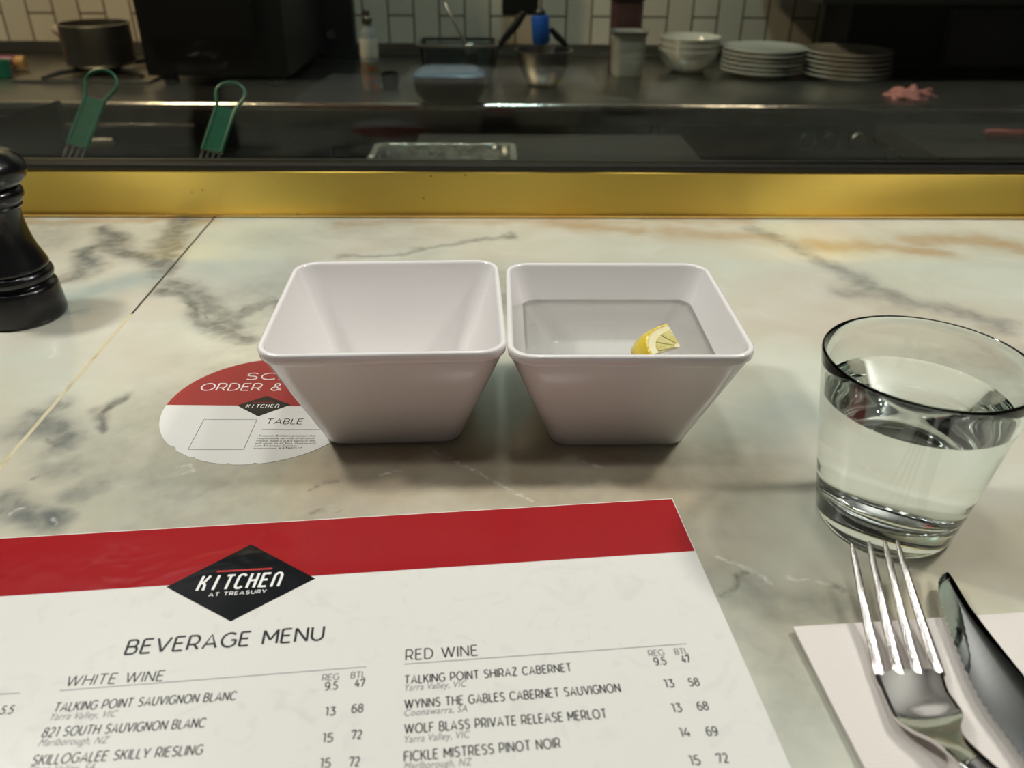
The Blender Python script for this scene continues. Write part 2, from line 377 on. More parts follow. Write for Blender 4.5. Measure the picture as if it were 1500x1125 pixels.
GREY = [  # soft grey veins: (polyline, half width m, strength)
    (px_line(2.96, 0, 300, [(460, 100), (490, 165), (560, 200), (640, 240), (710, 275)]), .010, .55),
    (px_line(2.96, 0, 300, [(490, 165), (420, 185), (370, 260), (280, 330)]), .009, .45),
    (px_line(2.96, 0, 300, [(790, 70), (745, 150), (720, 230), (715, 290)]), .012, .55),
    (px_line(2.96, 0, 300, [(680, 380), (760, 385), (830, 430), (900, 490), (960, 520), (1020, 560), (1100, 590)]), .008, .5),
    (px_line(2.96, 0, 300, [(740, 345), (790, 370), (900, 410), (1000, 470), (1030, 530)]), .012, .38),
    (px_line(2.96, 0, 300, [(960, 510), (1040, 480), (1090, 440), (1150, 425), (1260, 450)]), .007, .55),
    (px_line(2.96, 0, 300, [(240, 860), (180, 890), (110, 910)]), .006, .35),
    (px_line(2.96, 0, 300, [(130, 960), (190, 1000), (240, 1050)]), .012, .42),
    (px_line(2.96, 0, 300, [(540, 850), (480, 880), (430, 910), (445, 930), (450, 970)]), .005, .45),
    (px_line(3, 0, 640, [(90, 320), (180, 340), (250, 350)]), .010, .55),
    (px_line(3, 0, 640, [(420, 230), (480, 200), (520, 170)]), .010, .32),
    (px_line(3, 0, 640, [(260, 150), (350, 130)]), .010, .25),
    (px_line(3, 0, 640, [(720, 240), (900, 270)]), .018, .22),
    (px_line(1.875, 450, 580, [(0, 330), (120, 240), (330, 190), (560, 240), (760, 260), (1000, 200)]), .030, .17),
    (px_line(1.875, 450, 580, [(1010, 330), (1060, 260), (1150, 190)]), .026, .17),
    (px_line(2.32, 950, 640, [(190, 500), (330, 600), (420, 760), (520, 1000)]), .020, .20),
    (px_line(2.32, 950, 640, [(320, 520), (470, 600), (700, 570)]), .012, .25),
    (px_line(3, 1000, 300, [(330, 100), (420, 160), (560, 210), (700, 290), (850, 370), (1000, 430), (1400, 520)]), .009, .30),
    (px_line(3, 1000, 300, [(740, 380), (860, 390), (960, 430)]), .012, .25),
    (px_line(2.143, 400, 300, [(200, 160), (420, 145), (560, 120), (740, 90)]), .004, .28),
    (px_line(2.143, 400, 300, [(730, 290), (760, 330)]), .02, .3),
]
TEAL = [(px_line(2.96, 0, 300, [(250, 450), (340, 400), (480, 350), (640, 310)]), .016, .55),
        (px_line(2.96, 0, 300, [(270, 475), (350, 455)]), .005, .5),
        (px_line(2.96, 0, 300, [(980, 130), (1120, 300)]), .05, .25),
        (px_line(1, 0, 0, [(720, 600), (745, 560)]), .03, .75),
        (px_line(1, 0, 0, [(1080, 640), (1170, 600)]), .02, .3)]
BROWN = [(px_line(3, 1000, 300, [(600, 180), (760, 175), (900, 195), (1150, 215)]), .010, .55),
         (px_line(3, 1000, 300, [(1000, 155), (1150, 140), (1300, 155), (1480, 190)]), .010, .55),
         (px_line(3, 1000, 300, [(-60, 120), (200, 130), (380, 150)]), .012, .45),
         (px_line(2.143, 400, 300, [(900, 55), (1000, 62), (1150, 80)]), .010, .5),
         (px_line(2.143, 400, 300, [(200, 52), (700, 52), (1500, 50)]), .006, .35),
         (px_line(2.96, 0, 300, [(60, 60), (200, 80), (500, 62), (900, 66)]), .006, .5),
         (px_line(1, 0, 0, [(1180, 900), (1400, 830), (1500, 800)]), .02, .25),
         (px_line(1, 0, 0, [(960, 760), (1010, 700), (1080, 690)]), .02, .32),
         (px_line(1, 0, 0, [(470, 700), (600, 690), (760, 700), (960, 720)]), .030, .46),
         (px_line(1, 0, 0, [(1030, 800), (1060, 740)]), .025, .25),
         (px_line(3, 0, 640, [(1040, 260), (1250, 200), (1480, 140)]), .016, .28)]
DARK = [px_line(2.96, 0, 300, p) for p in (
    [(705, 325), (760, 335), (820, 350), (860, 340)], [(800, 420), (860, 455), (930, 515), (985, 540)], [(1000, 545), (1060, 575)],
    [(540, 850), (490, 872), (430, 908), (448, 935), (452, 970)], [(190, 1020), (240, 1040)], [(1060, 450), (1120, 435)], [(270, 482), (330, 465)], [(660, 360), (740, 380)])] + [
    px_line(3, 0, 640, p) for p in ([(1360, 232), (1400, 215), (1490, 190)], [(1370, 330), (1420, 320), (1490, 325)], [(140, 185), (165, 175)])] + [
    px_line(2.32, 950, 640, p) for p in ([(300, 470), (292, 510), (250, 540)], [(600, 500), (650, 510), (690, 540)], [(320, 450), (330, 465)])]
LIGHT = [px_line(1.875, 450, 580, [(320, 140), (400, 175), (520, 240), (620, 290)]),
         px_line(2.32, 950, 640, [(230, 410), (290, 430), (340, 450), (410, 495)]), px_line(2.32, 950, 640, [(470, 480), (540, 490), (610, 500)]),
         px_line(1.875, 450, 580, [(200, 215), (260, 205)]), px_line(1.875, 450, 580, [(760, 180), (810, 200)]),
         px_line(3, 0, 640, [(780, 130), (830, 120), (850, 150), (800, 160)]), px_line(2.96, 0, 300, [(400, 460), (470, 455)]), px_line(2.96, 0, 300, [(205, 665), (250, 645)]),
         px_line(3, 1000, 300, [(330, 95), (440, 130)]), px_line(3, 0, 640, [(40, 350), (60, 320), (110, 310)]), px_line(3, 0, 640, [(230, 360), (245, 380)])]

def marble_fields(X, Y):
    wx = X + .014 * (fbm(X * 28, Y * 28, 11) - .5) * 2 + .004 * (fbm(X * 120, Y * 120, 21) - .5) * 2
    wy = Y + .014 * (fbm(X * 28, Y * 28, 31) - .5) * 2 + .004 * (fbm(X * 120, Y * 120, 41) - .5) * 2
    brk = fbm(X * 60, Y * 60, 51)
    def soft(items, seed):
        GAIN = (2.2, 1.8, 1.35)[seed - 1]; WID = (1.3, 1.3, 1.7)[seed - 1]
        S = np.zeros(X.shape)
        for pts, w, st in items:
            d = poly_dist(wx, wy, pts); S = np.maximum(S, min(1, st * GAIN) * np.exp(-(d / (w * WID)) ** 2 * 1.2) * (.72 + .5 * brk))
        return S
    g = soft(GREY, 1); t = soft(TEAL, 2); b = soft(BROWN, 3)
    big = fbm(X * 7 + 3, Y * 9, 61, 5); g = np.maximum(g, np.clip((big - .50) * 1.9, 0, .36))
    b = np.maximum(b, np.clip((fbm(X * 5 + 9, Y * 6, 71, 4) - .52) * 1.3, 0, .22))
    sx = X + .0016 * (fbm(X * 150, Y * 150, 81) - .5) * 2; sy = Y + .0016 * (fbm(X * 150, Y * 150, 91) - .5) * 2
    dd = np.full(X.shape, 1.0); dl = np.full(X.shape, 1.0)
    for p in DARK: dd = np.minimum(dd, poly_dist(sx, sy, p))
    for p in LIGHT: dl = np.minimum(dl, poly_dist(sx, sy, p))
    return g, t, b, dd, dl

def marble_mat():
    m = mat('pale_green_cream_marble', (.7, .7, .6, 1), .13, spec=.5, coat=.35, coat_rough=.06); nt = m.node_tree; b = nt.nodes['Principled BSDF']
    N, L = nt.nodes.new, nt.links.new
    tc = N('ShaderNodeTexCoord')
    a1 = N('ShaderNodeAttribute'); a1.attribute_name = 'veins'; a2 = N('ShaderNodeAttribute'); a2.attribute_name = 'cracks'
    s1 = N('ShaderNodeSeparateColor'); s2 = N('ShaderNodeSeparateColor'); L(a1.outputs['Color'], s1.inputs[0]); L(a2.outputs['Color'], s2.inputs[0])
    def noise(sc, det=5, dis=0.0):
        n = N('ShaderNodeTexNoise'); n.inputs['Scale'].default_value = sc; n.inputs['Detail'].default_value = det; n.inputs['Distortion'].default_value = dis
        L(tc.outputs['Object'], n.inputs['Vector']); return n.outputs[0]
    def rng(x, a, bb, c=0., d=1.):
        r = N('ShaderNodeMapRange'); r.inputs[1].default_value = a; r.inputs[2].default_value = bb; r.inputs[3].default_value = c; r.inputs[4].default_value = d
        L(x, r.inputs[0]); return r.outputs[0]
    def mul(x, y):
        k = N('ShaderNodeMath'); k.operation = 'MULTIPLY'; L(x, k.inputs[0])
        if isinstance(y, float): k.inputs[1].default_value = y
        else: L(y, k.inputs[1])
        return k.outputs[0]
    def mix(fac, A, B):
        x = N('ShaderNodeMix'); x.data_type = 'RGBA'; L(fac, x.inputs['Factor'])
        for k, v in (('A', A), ('B', B)):
            if isinstance(v, tuple): x.inputs[k].default_value = v
            else: L(v, x.inputs[k])
        return x.outputs['Result']
    c = mix(rng(noise(6, 5, .8), .35, .65), MARBLE['base'], MARBLE['base2'])
    c = mix(rng(noise(17, 6, 1.0), .42, .70, 0, .6), c, MARBLE['cloud'])
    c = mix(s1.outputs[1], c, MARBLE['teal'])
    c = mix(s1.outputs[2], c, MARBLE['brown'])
    det = rng(noise(110, 5, .5), .30, .70, .70, 1.15)
    gm = N('ShaderNodeMath'); gm.operation = 'MULTIPLY'; gm.use_clamp = True; L(s1.outputs[0], gm.inputs[0]); L(det, gm.inputs[1])
    c = mix(gm.outputs[0], c, MARBLE['grey'])
    dk = mul(rng(s2.outputs[0], .0, .022, .75, 0), rng(noise(240, 4), .38, .66, .0, .9))
    c = mix(dk, c, MARBLE['dark'])
    lt = mul(rng(s2.outputs[1], .0, .016, 1, 0), rng(noise(260, 4), .40, .60, .05, .75))
    c = mix(lt, c, MARBLE['light'])
    L(c, b.inputs['Base Color'])
    rr = rng(noise(40, 5), .3, .7, .10, .20); L(rr, b.inputs['Roughness'])
    return m
MARBLE = dict(base=(.59, .62, .51, 1), base2=(.60, .555, .46, 1), cloud=(.68, .69, .61, 1), teal=(.36, .43, .40, 1), brown=(.44, .30, .15, 1),
              grey=(.17, .18, .165, 1), dark=(.05, .048, .042, 1), light=(.85, .83, .76, 1))
M['marble'] = marble_mat()

def slab(name, left, parent):
    # top surface as a dense sheet, with an underside and sides
    sa, sb = Vector(SEAM_A[:2]), Vector(SEAM_B[:2])
    seam_x = lambda y: sa.x + (sb.x - sa.x) * (y - sa.y) / (sb.y - sa.y)
    Y0, nY = 0.0, 430
    ys = []; y = Y0; k = 0
    tt = np.linspace(0, 1, nY); ys = (0.05 + (0.80 - 0.05) * tt ** 1.25)
    nX = 240 if left else 860
    gap = .0009
    V = np.zeros((nY, nX, 3))
    for i, y in enumerate(ys):
        x0 = (-1.30 if left else seam_x(y) + gap); x1 = (seam_x(y) - gap if left else 1.30)
        xs = x0 + (x1 - x0) * ((1 - (1 - np.linspace(0, 1, nX)) ** 1.5) if left else np.linspace(0, 1, nX) ** 1.15)
        V[i, :, 0] = xs; V[i, :, 1] = y
    X, Yv = V[..., 0].ravel(), V[..., 1].ravel()
    g, t, b, dd, dl = marble_fields(X + (0 if not left else 0), Yv)
    verts = V.reshape(-1, 3); n = nX * nY
    idx = np.arange(n).reshape(nY, nX)
    quads = np.stack([idx[:-1, :-1], idx[:-1, 1:], idx[1:, 1:], idx[1:, :-1]], -1).reshape(-1, 4)
    # underside and sides from a boundary loop
    loop = np.concatenate([idx[0, :], idx[1:, -1], idx[-1, -2::-1], idx[-2:0:-1, 0]])
    low = verts[loop].copy(); low[:, 2] = -.03
    verts = np.concatenate([verts, low]); m = len(loop)
    li = n + np.arange(m)
    sides = np.stack([loop, li, np.roll(li, -1), np.roll(loop, -1)], -1)
    faces = quads.tolist() + sides.tolist() + [li[::-1].tolist()]
    me = bpy.data.meshes.new(name); me.from_pydata(verts.tolist(), [], faces)
    pad = np.zeros(m)
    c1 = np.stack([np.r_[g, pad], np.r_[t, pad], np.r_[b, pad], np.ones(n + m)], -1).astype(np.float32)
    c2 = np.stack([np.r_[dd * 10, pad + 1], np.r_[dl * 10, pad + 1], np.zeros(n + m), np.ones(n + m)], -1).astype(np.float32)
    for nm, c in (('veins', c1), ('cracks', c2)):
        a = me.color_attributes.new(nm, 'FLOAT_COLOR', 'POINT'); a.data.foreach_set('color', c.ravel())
    return link(name, me, M['marble'], parent, smooth=False)

counter = empty('bar_counter', (0, 0, 0), 0, 'pale cream and green marble bar counter with grey veins, running along the kitchen window', 'counter')
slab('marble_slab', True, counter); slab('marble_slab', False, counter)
def seam_piece(name, t0, t1, m, w=.0007, z=-.0002):
    bm = bmesh.new(); a = SEAM_A.lerp(SEAM_B, t0); b = SEAM_A.lerp(SEAM_B, t1)
    d = (b - a).normalized(); s = Vector((-d.y, d.x, 0)) * (w + .0004)
    loft(bm, [[a + s, a - s, a - s + Vector((0, 0, -.01)), a + s + Vector((0, 0, -.01))], [b + s, b - s, b - s + Vector((0, 0, -.01)), b + s + Vector((0, 0, -.01))]], True, True)
    bmesh.ops.translate(bm, vec=(0, 0, z), verts=bm.verts)
    return obj(name, bm, m, counter, smooth=False)
_tm = (at(193, 460) - SEAM_A).length / (SEAM_B - SEAM_A).length
seam_piece('joint_filler', -.12, _tm, M['grout_dark']); seam_piece('joint_strip', _tm, 1.8, M['grout_gold'], .0008, .0001)
bm = bmesh.new(); box(bm, (-1.28, .10, -1.05), (1.28, .72, -.030)); obj('counter_base', bm, M['base_panel'], counter, smooth=False)

# ------------------------------------------------------------------ room shell
YAW = .0225
RZ = Matrix.Rotation(YAW, 4, 'Z')
def ybox(name, lo, hi, m, bev=0, parent=None, kind='structure', smooth=False):
    bm = bmesh.new(); box(bm, lo, hi, bev, RZ); o = obj(name, bm, m, parent, smooth=smooth)
    if kind and parent is None: o['kind'] = kind
    return o
ybox('floor', (-3.2, -1.5, -1.10), (3.2, 3.0, -1.05), M['floor'])
ybox('ceiling', (-3.2, -1.5, 1.70), (3.2, 3.0, 1.75), M['ceil'])
WALL_Y = 2.47
o = ybox('wall_back', (-3.0, WALL_Y, -1.05), (3.0, WALL_Y + .1, 1.70), M['tile'])
ybox('wall_front_added', (-3.0, .742, .46), (3.0, .86, 1.70), M['bulkhead_added'])  # added unseen bulkhead: keeps reflections dark and kitchen light off the counter
# window: pane in a black seal
win = empty('window_1', (0, .75, .05)); win['kind'] = 'structure'
bm = bmesh.new(); box(bm, (-1.5, .752, .0425), (1.5, .760, .47), 0, RZ); p = obj('pane', bm, M['pane'], None, smooth=False)
p.parent = win; p.location = (0, -.75, -.05)
bm = bmesh.new(); box(bm, (-1.5, .741, .0420), (1.5, .766, .0476), .0014, RZ); p = obj('seal', bm, M['rubber'], None); p.parent = win; p.location = (0, -.75, -.05)
p['label'] = 'black rubber seal'

# brass strip
st = empty('brass_strip', (0, .738, 0), 0, 'wide brushed brass strip along the foot of the kitchen window', 'trim strip')
def child(o, root):
    o.parent = root; o.location = o.location - root.location if root.rotation_euler.z == 0 else o.location; return o
bm = bmesh.new(); box(bm, (-1.5, .738, .0012), (1.5, .774, .0421), .0008, RZ); child(obj('face', bm, M['brass']), st)
bm = bmesh.new(); box(bm, (-.44, .7355, .0010), (1.5, .7385, .0036), .0006, RZ); child(obj('bottom_lip', bm, M['brass_lip']), st)
bm = bmesh.new(); box(bm, (-1.5, .739, 0.0), (1.5, .772, .0013), 0, RZ); child(obj('shadow_gap', bm, M['grout_dark'], smooth=False), st)

# ------------------------------------------------------------------ bowls
BH, HW, HB = .0668, .0600, .0372
def bowl_mesh():
    bm = bmesh.new(); rings = []
    def R(h, r, z): rings.append([(x, y, z) for x, y in rounded_rect(h, h, r, 7)])
    R(.028, .006, .0012); R(.030, .007, .0); R(.0352, .010, .0); R(.0366, .0105, .0006); R(.0374, .011, .0022)
    k0, z0, k1, z1 = .0374, .0022, .0581, .0600
    for t in (.33, .66, 1.0): R(k0 + (k1 - k0) * t, .011 + .0015 * t, z0 + (z1 - z0) * t)
    R(.0586, .0127, .0605); R(.0590, .0130, .0610); R(.0595, .0131, .0618); R(.0599, .0132, .0650); R(.0598, .0131, .0661); R(.0592, .0127, .0667); R(.0582, .0120, .0668)
    R(.0573, .0112, .0665); R(.0568, .0108, .0657); R(.0565, .0106, .0645)
    a0, y0, a1, y1 = .0565, .0645, .0345, .0060
    for t in (.33, .66, 1.0): R(a0 + (a1 - a0) * t, .0106 - .004 * t, y0 + (y1 - y0) * t)
    R(.0330, .0065, .0044); R(.0300, .006, .0038)
    loft(bm, rings, True, True)
    me = bpy.data.meshes.new('square_bowl'); bm.normal_update(); bmesh.ops.recalc_face_normals(bm, faces=bm.faces[:]); bm.to_mesh(me); bm.free(); return me
b_me = bowl_mesh()
bowlL = link('square_bowl', b_me, M['melamine'], None, True, 50, (-.0654, .3979, .0003), .059)
tag(bowlL, 'empty square white bowl standing partly on the round red and white sticker', 'bowl', 'square white bowls')
bowlR = bowlL.copy(); COL.objects.link(bowlR); bowlR.location = (.0565, .3985, 0); bowlR.rotation_euler = (0, 0, .021)
tag(bowlR, 'square white bowl holding water and a piece of lemon', 'bowl', 'square white bowls')
# water in the second bowl
WL = .0470
bm = bmesh.new(); rings = []
for z in (.0032, .0062, .02, .034, WL):
    t = (.0645 - max(z, .006)) / .0585; h = .0565 - .022 * t + .0008
    if z < .005: h = .0335
    rings.append([(x, y, z) for x, y in rounded_rect(h, h, .0106 - .004 * t, 7)])
loft(bm, rings, True, True)
water = obj('bowl_water', bm, M['water'], None, True, 30, (.0565, .3985, 0), .021)
tag(water, 'clear still water half filling the square white bowl with lemon', 'water')

# lemon piece
lem = empty('lemon_wedge', tuple(at(997, 507, .0495)), 0, 'small cut piece of yellow lemon floating in the bowl of water', 'lemon')
u = Vector((-.86, -.40, .18)).normalized(); n_ = Vector((.42, -.50, .72)); n_ = (n_ - u * n_.dot(u)).normalized(); w_ = n_.cross(u) * .60
def lem_pt(r, a, h): return u * (r * math.cos(a)) + w_ * (r * math.sin(a)) + n_ * h
LA0, LA1, LT = -1.38, .34, .0150
def lem_sector(bm, r0, r1, h0, h1, na=14, nr=4, a0=LA0, a1=LA1, bulge=.0):
    # solid block of a ring sector
    def P(i, j, k):
        a = a0 + (a1 - a0) * i / na; r = r0 + (r1 - r0) * j / nr; h = h0 + (h1 - h0) * k
        r *= 1 + bulge * (-(k - .5) ** 2 * 1.2)
        return lem_pt(r, a, h)
    rings = []
    for i in range(na + 1):
        ring = [P(i, j, 1) for j in range(nr + 1)] + [P(i, nr, k) for k in (.75, .5, .25)] + [P(i, j, 0) for j in range(nr, -1, -1)]
        rings.append(ring)
    loft(bm, rings, True, True)
R0, R1 = .0005, .0240
bm = bmesh.new(); lem_sector(bm, R1 - .0016, R1, -LT, 0, bulge=.25); obj('rind', bm, M['lemon_rind'], lem)
bm = bmesh.new(); lem_sector(bm, R0, R1 - .0014, -LT + .0002, -.0002, bulge=.25); obj('pith', bm, M['lemon_pith'], lem)
for a0, a1 in ((-1.30, -.80), (-.68, -.28), (-.18, .26)):
    bm = bmesh.new(); lem_sector(bm, .0040, R1 - .0082, -.006, .0004, a0=a0, a1=a1, na=8); obj('pulp_segment', bm, M['lemon_pulp'], lem)

# ------------------------------------------------------------------ round table sticker
SCX, SCY, SR = -.1413, .3989, .05756
sk = empty('table_sticker', (SCX, SCY, 0), 0, 'round red and white table sticker partly under the empty bowl', 'sticker')
def disc_piece(name, z0, z1, m, cond, parent):
    poly = []
    N = 160
    yl = cond
    for i in range(N):
        a = 2 * PI * i / N; x, y = SR * math.cos(a), SR * math.sin(a)
        r = SR - (.0012 if i in (101, 102, 109, 118, 124) else 0)
        poly.append((r * math.cos(a), r * math.sin(a)))
    bm = bmesh.new(); prism(bm, poly, z0, z1); return obj(name, bm, m, parent, smooth=False)
disc_piece('disc', .00002, .0002, M['sticker_white'], None, sk)
def S_loc(px, py): p = at(px, py, .0002); return Vector((p.x - SCX, p.y - SCY, 0))
a_ = S_loc(241, 595); b_ = S_loc(440, 593)
yl = (a_.y + b_.y) / 2
th = math.asin(yl / SR)
poly = [(SR * .999 * math.cos(th + (PI - 2 * th) * i / 70), SR * .999 * math.sin(th + (PI - 2 * th) * i / 70)) for i in range(71)]
bm = bmesh.new(); prism(bm, poly, .0002, .00023); obj('red_print', bm, M['sticker_red'], sk, smooth=False)
ZP = .00026
dia = [S_loc(*p) for p in ((391, 580), (426, 593), (378, 610), (347, 594))]
bm = bmesh.new(); prism(bm, [(p.x, p.y) for p in dia], .00023, ZP); logo_s = obj('logo_diamond', bm, M['sticker_black'], sk, smooth=False)

# lettering -----------------------------------------------------------
_tcache = {}
def text_polys(s, shear=0.0):
    key = (s, shear)
    if key in _tcache: return _tcache[key]
    c = bpy.data.curves.new('lettering', 'FONT'); c.body = s; c.size = 1; c.shear = shear; c.resolution_u = 6; c.space_character = .86 if s.isdigit() else 1.06; c.offset = 0
    o = bpy.data.objects.new('lettering', c); COL.objects.link(o)
    dg = bpy.context.evaluated_depsgraph_get(); e = o.evaluated_get(dg); me = e.to_mesh()
    vs = [tuple(v.co) for v in me.vertices]; fs = [tuple(p.vertices) for p in me.polygons]
    e.to_mesh_clear(); bpy.data.objects.remove(o); bpy.data.curves.remove(c)
    _tcache[key] = (vs, fs); return vs, fs
def put_text(bm, s, A, B, caph, up, z, shear=0.0):
    """s on the baseline A to B (local 2-D points), capitals caph tall"""
    vs, fs = text_polys(s, shear)
    x0 = min(v[0] for v in vs); x1 = max(v[0] for v in vs)
    A = Vector(A[:2]); B = Vector(B[:2]); d = B - A; ux = d / (x1 - x0); uy = Vector((-d.y, d.x)).normalized() * (caph / CAPS)
    nv = [bm.verts.new((*(A + ux * (v[0] - x0) + uy * v[1]), z)) for v in vs]
    for f in fs:
        try: bm.faces.new([nv[i] for i in f])
        except ValueError: pass
_v, _ = text_polys('H'); CAPS = max(v[1] for v in _v)
def flat(name, bm, m, parent):
    me = bpy.data.meshes.new(name)
    bm.normal_update()
    for f in bm.faces:
        if f.normal.z < 0: f.normal_flip()
    bm.to_mesh(me); bm.free(); return link(name, me, m, parent, smooth=False)
def ribbon(bm, pts, w, z):
    pts = [Vector(p[:2]) for p in pts]; n = len(pts); L_, R_ = [], []
    for i in range(n):
        t = (pts[min(i + 1, n - 1)] - pts[max(i - 1, 0)]).normalized(); s = Vector((-t.y, t.x)) * (w / 2)
        L_.append(bm.verts.new((*(pts[i] + s), z))); R_.append(bm.verts.new((*(pts[i] - s), z)))
    for i in range(n - 1): bm.faces.new((R_[i], R_[i + 1], L_[i + 1], L_[i]))
def arc(cx, cy, rx, ry, a0, a1, n=8): return [(cx + rx * math.cos(math.radians(a0 + (a1 - a0) * i / n)), cy + ry * math.sin(math.radians(a0 + (a1 - a0) * i / n))) for i in range(n + 1)]
KITCHEN = [  # strokes in a 0.62 x 1 cell per letter, condensed rounded italics
    [[(0, 0), (0, 1)], [(.05, .50), (.28, .60), (.50, 1)], [(.05, .52), (.34, .44), (.42, .28), (.44, 0)]],
    [[(.25, 0), (.25, 1)]],
    [[(.27, 0), (.27, 1)], [(-.02, .95), (.56, .95)]],
    [arc(.25, .78, .25, .20, 20, 180) + arc(.25, .22, .25, .20, 180, 340)],
    [[(0, 0), (0, 1)], [(.50, 0), (.50, 1)], [(0, .52), (.50, .52)]],
    [[(.50, .95), (.02, .95)], [(0, 1), (0, 0)], [(.02, .05), (.50, .05)], [(0, .52), (.42, .52)]],
    [[(0, 0), (0, .72)] + arc(.25, .72, .25, .24, 180, 0) + [(.50, .72), (.50, 0)]]]
def put_kitchen(bm, A, B, h, z, w, shear):
    A = Vector(A[:2]); B = Vector(B[:2]); d = (B - A); L = d.length; ex = d.normalized(); ey = Vector((-ex.y, ex.x))
    pitch = (L - .5 * h * .0) / 7.0
    for i, let in enumerate(KITCHEN):
        for k, stroke in enumerate(let):
            pts = [A + ex * (i * pitch + x * pitch * 1.12 + shear * y * h) + ey * (y * h) for x, y in stroke]
            ribbon(bm, pts, w, z + k * 2e-6)

def _gl():
    st = lambda x: [(x, 0), (x, 1)]
    o = lambda w, h0=0, h1=1: arc(w / 2, (h0 + h1) / 2, w / 2, (h1 - h0) / 2, 90, 450, 28)
    G = {}
    G['A'] = (.80, [[(0, 0), (.40, 1), (.80, 0)], [(.13, .30), (.67, .30)]])
    G['B'] = (.62, [st(0), [(0, 1), (.34, 1)] + arc(.34, .76, .22, .24, 90, -90) + [(0, .52)], [(0, .52), (.36, .52)] + arc(.36, .26, .26, .26, 90, -90) + [(0, 0)]])
    G['C'] = (.78, [arc(.46, .5, .46, .5, 45, 315, 24)])
    G['D'] = (.76, [st(0), [(0, 1), (.28, 1)] + arc(.28, .5, .48, .5, 90, -90, 16) + [(0, 0)]])
    G['E'] = (.56, [st(0), [(0, 1), (.55, 1)], [(0, .52), (.48, .52)], [(0, 0), (.56, 0)]])
    G['F'] = (.55, [st(0), [(0, 1), (.55, 1)], [(0, .50), (.48, .50)]])
    G['G'] = (.84, [arc(.47, .5, .47, .5, 48, 325, 24), [(.84, .22), (.84, .50)], [(.56, .48), (.84, .48)]])
    G['H'] = (.72, [st(0), st(.72), [(0, .52), (.72, .52)]])
    G['I'] = (.0, [st(0)])
    G['K'] = (.66, [st(0), [(0, .36), (.62, 1)], [(.22, .58), (.66, 0)]])
    G['L'] = (.46, [[(0, 1), (0, 0)], [(0, 0), (.50, 0)]])
    G['M'] = (.84, [[(0, 0), (0, 1)], [(0, 1), (.42, .28)], [(.42, .28), (.84, 1)], [(.84, 1), (.84, 0)]])
    G['N'] = (.72, [st(0), [(0, 1), (.72, 0)], st(.72)])
    G['O'] = (.98, [o(.98)])
    G['P'] = (.62, [st(0), [(0, 1), (.34, 1)] + arc(.34, .68, .28, .32, 90, -90, 12) + [(0, .36)]])
    G['R'] = (.64, [st(0), [(0, 1), (.34, 1)] + arc(.34, .68, .28, .32, 90, -90, 12) + [(0, .36)], [(.36, .36), (.64, 0)]])
    G['S'] = (.62, [[(.58, .88)] + arc(.31, .76, .27, .24, 55, 265, 12) + arc(.31, .26, .30, .26, 85, -140, 14)])
    G['T'] = (.70, [[(.35, 0), (.35, 1)], [(0, 1), (.70, 1)]])
    G['U'] = (.70, [[(0, 1), (0, .36)] + arc(.35, .36, .35, .36, 180, 360, 14) + [(.70, .36), (.70, 1)]])
    G['V'] = (.80, [[(0, 1), (.40, 0)], [(.40, 0), (.80, 1)]])
    G['W'] = (1.24, [[(0, 1), (.33, 0)], [(.33, 0), (.62, 1)], [(.62, 1), (.91, 0)], [(.91, 0), (1.24, 1)]])
    G['X'] = (.70, [[(0, 0), (.7, 1)], [(0, 1), (.7, 0)]])
    G['Y'] = (.74, [[(0, 1), (.37, .36)], [(.74, 1), (.37, .36)], [(.37, .38), (.37, 0)]])
    G['Z'] = (.64, [[(0, 1), (.64, 1)], [(.64, 1), (0, 0)], [(0, 0), (.64, 0)]])
    G['&'] = (.78, [[(.78, 0), (.22, .66)] + arc(.36, .80, .18, .20, 215, -35, 14) + [(.16, .44)] + arc(.29, .25, .27, .25, 130, 300, 12) + [(.70, .38)]])
    G['0'] = (.66, [o(.66)])
    G['1'] = (.26, [[(.26, 0), (.26, 1)], [(0, 1), (.26, 1)]])
    G['2'] = (.58, [arc(.28, .70, .27, .30, 155, -25, 14) + [(.0, .0)], [(0, 0), (.58, 0)]])
    G['3'] = (.58, [[(.03, 1), (.54, 1)], [(.54, 1), (.26, .60)], [(.26, .60)] + arc(.28, .30, .30, .30, 80, -145, 14)])
    G['4'] = (.70, [[(.42, 1), (0, .28)], [(0, .28), (.70, .28)], [(.52, .55), (.52, 0)]])
    G['5'] = (.58, [[(.52, 1), (.10, 1)], [(.10, 1), (.06, .56)], [(.06, .56), (.26, .60)] + arc(.28, .30, .30, .30, 80, -145, 14)])
    G['6'] = (.62, [o(.62, 0, .62), [(.0, .34), (.02, .55)] + arc(.38, .58, .36, .42, 170, 65, 10)])
    G['7'] = (.60, [[(0, .82), (0, 1)], [(0, 1), (.60, 1)], [(.60, 1), (.20, 0)]])
    G['8'] = (.62, [o(.62, 0, .56), [(x + .05, y) for x, y in o(.52, .56, 1)]])
    G['9'] = (.62, [[(x, y) for x, y in o(.62, .38, 1)], [(.62, .66), (.60, .45)] + arc(.24, .42, .36, .42, -5, -115, 10)])
    G['.'] = (.04, [[(0, 0), (0, .10)]])
    return G
GLYPH = _gl()
def stroke_text(bm, s, A, B, caph, z, w, gap=.24):
    x = 0; items = []
    for ch in s:
        if ch == ' ': x += .58; continue
        wd, strokes = GLYPH[ch]
        items += [(x, k) for k in strokes]; x += wd + gap
    total = x - gap
    A = Vector(A[:2]); B = Vector(B[:2]); d = B - A; ex_ = d / total; ey_ = Vector((-d.y, d.x)).normalized() * caph
    for k, (x0, pts) in enumerate(items):
        # open strokes run half a stroke width past their ends so corners close
        ribbon(bm, [A + ex_ * (x0 + px) + ey_ * py for px, py in pts], w, z + (k % 3) * 2e-6)
bm = bmesh.new()
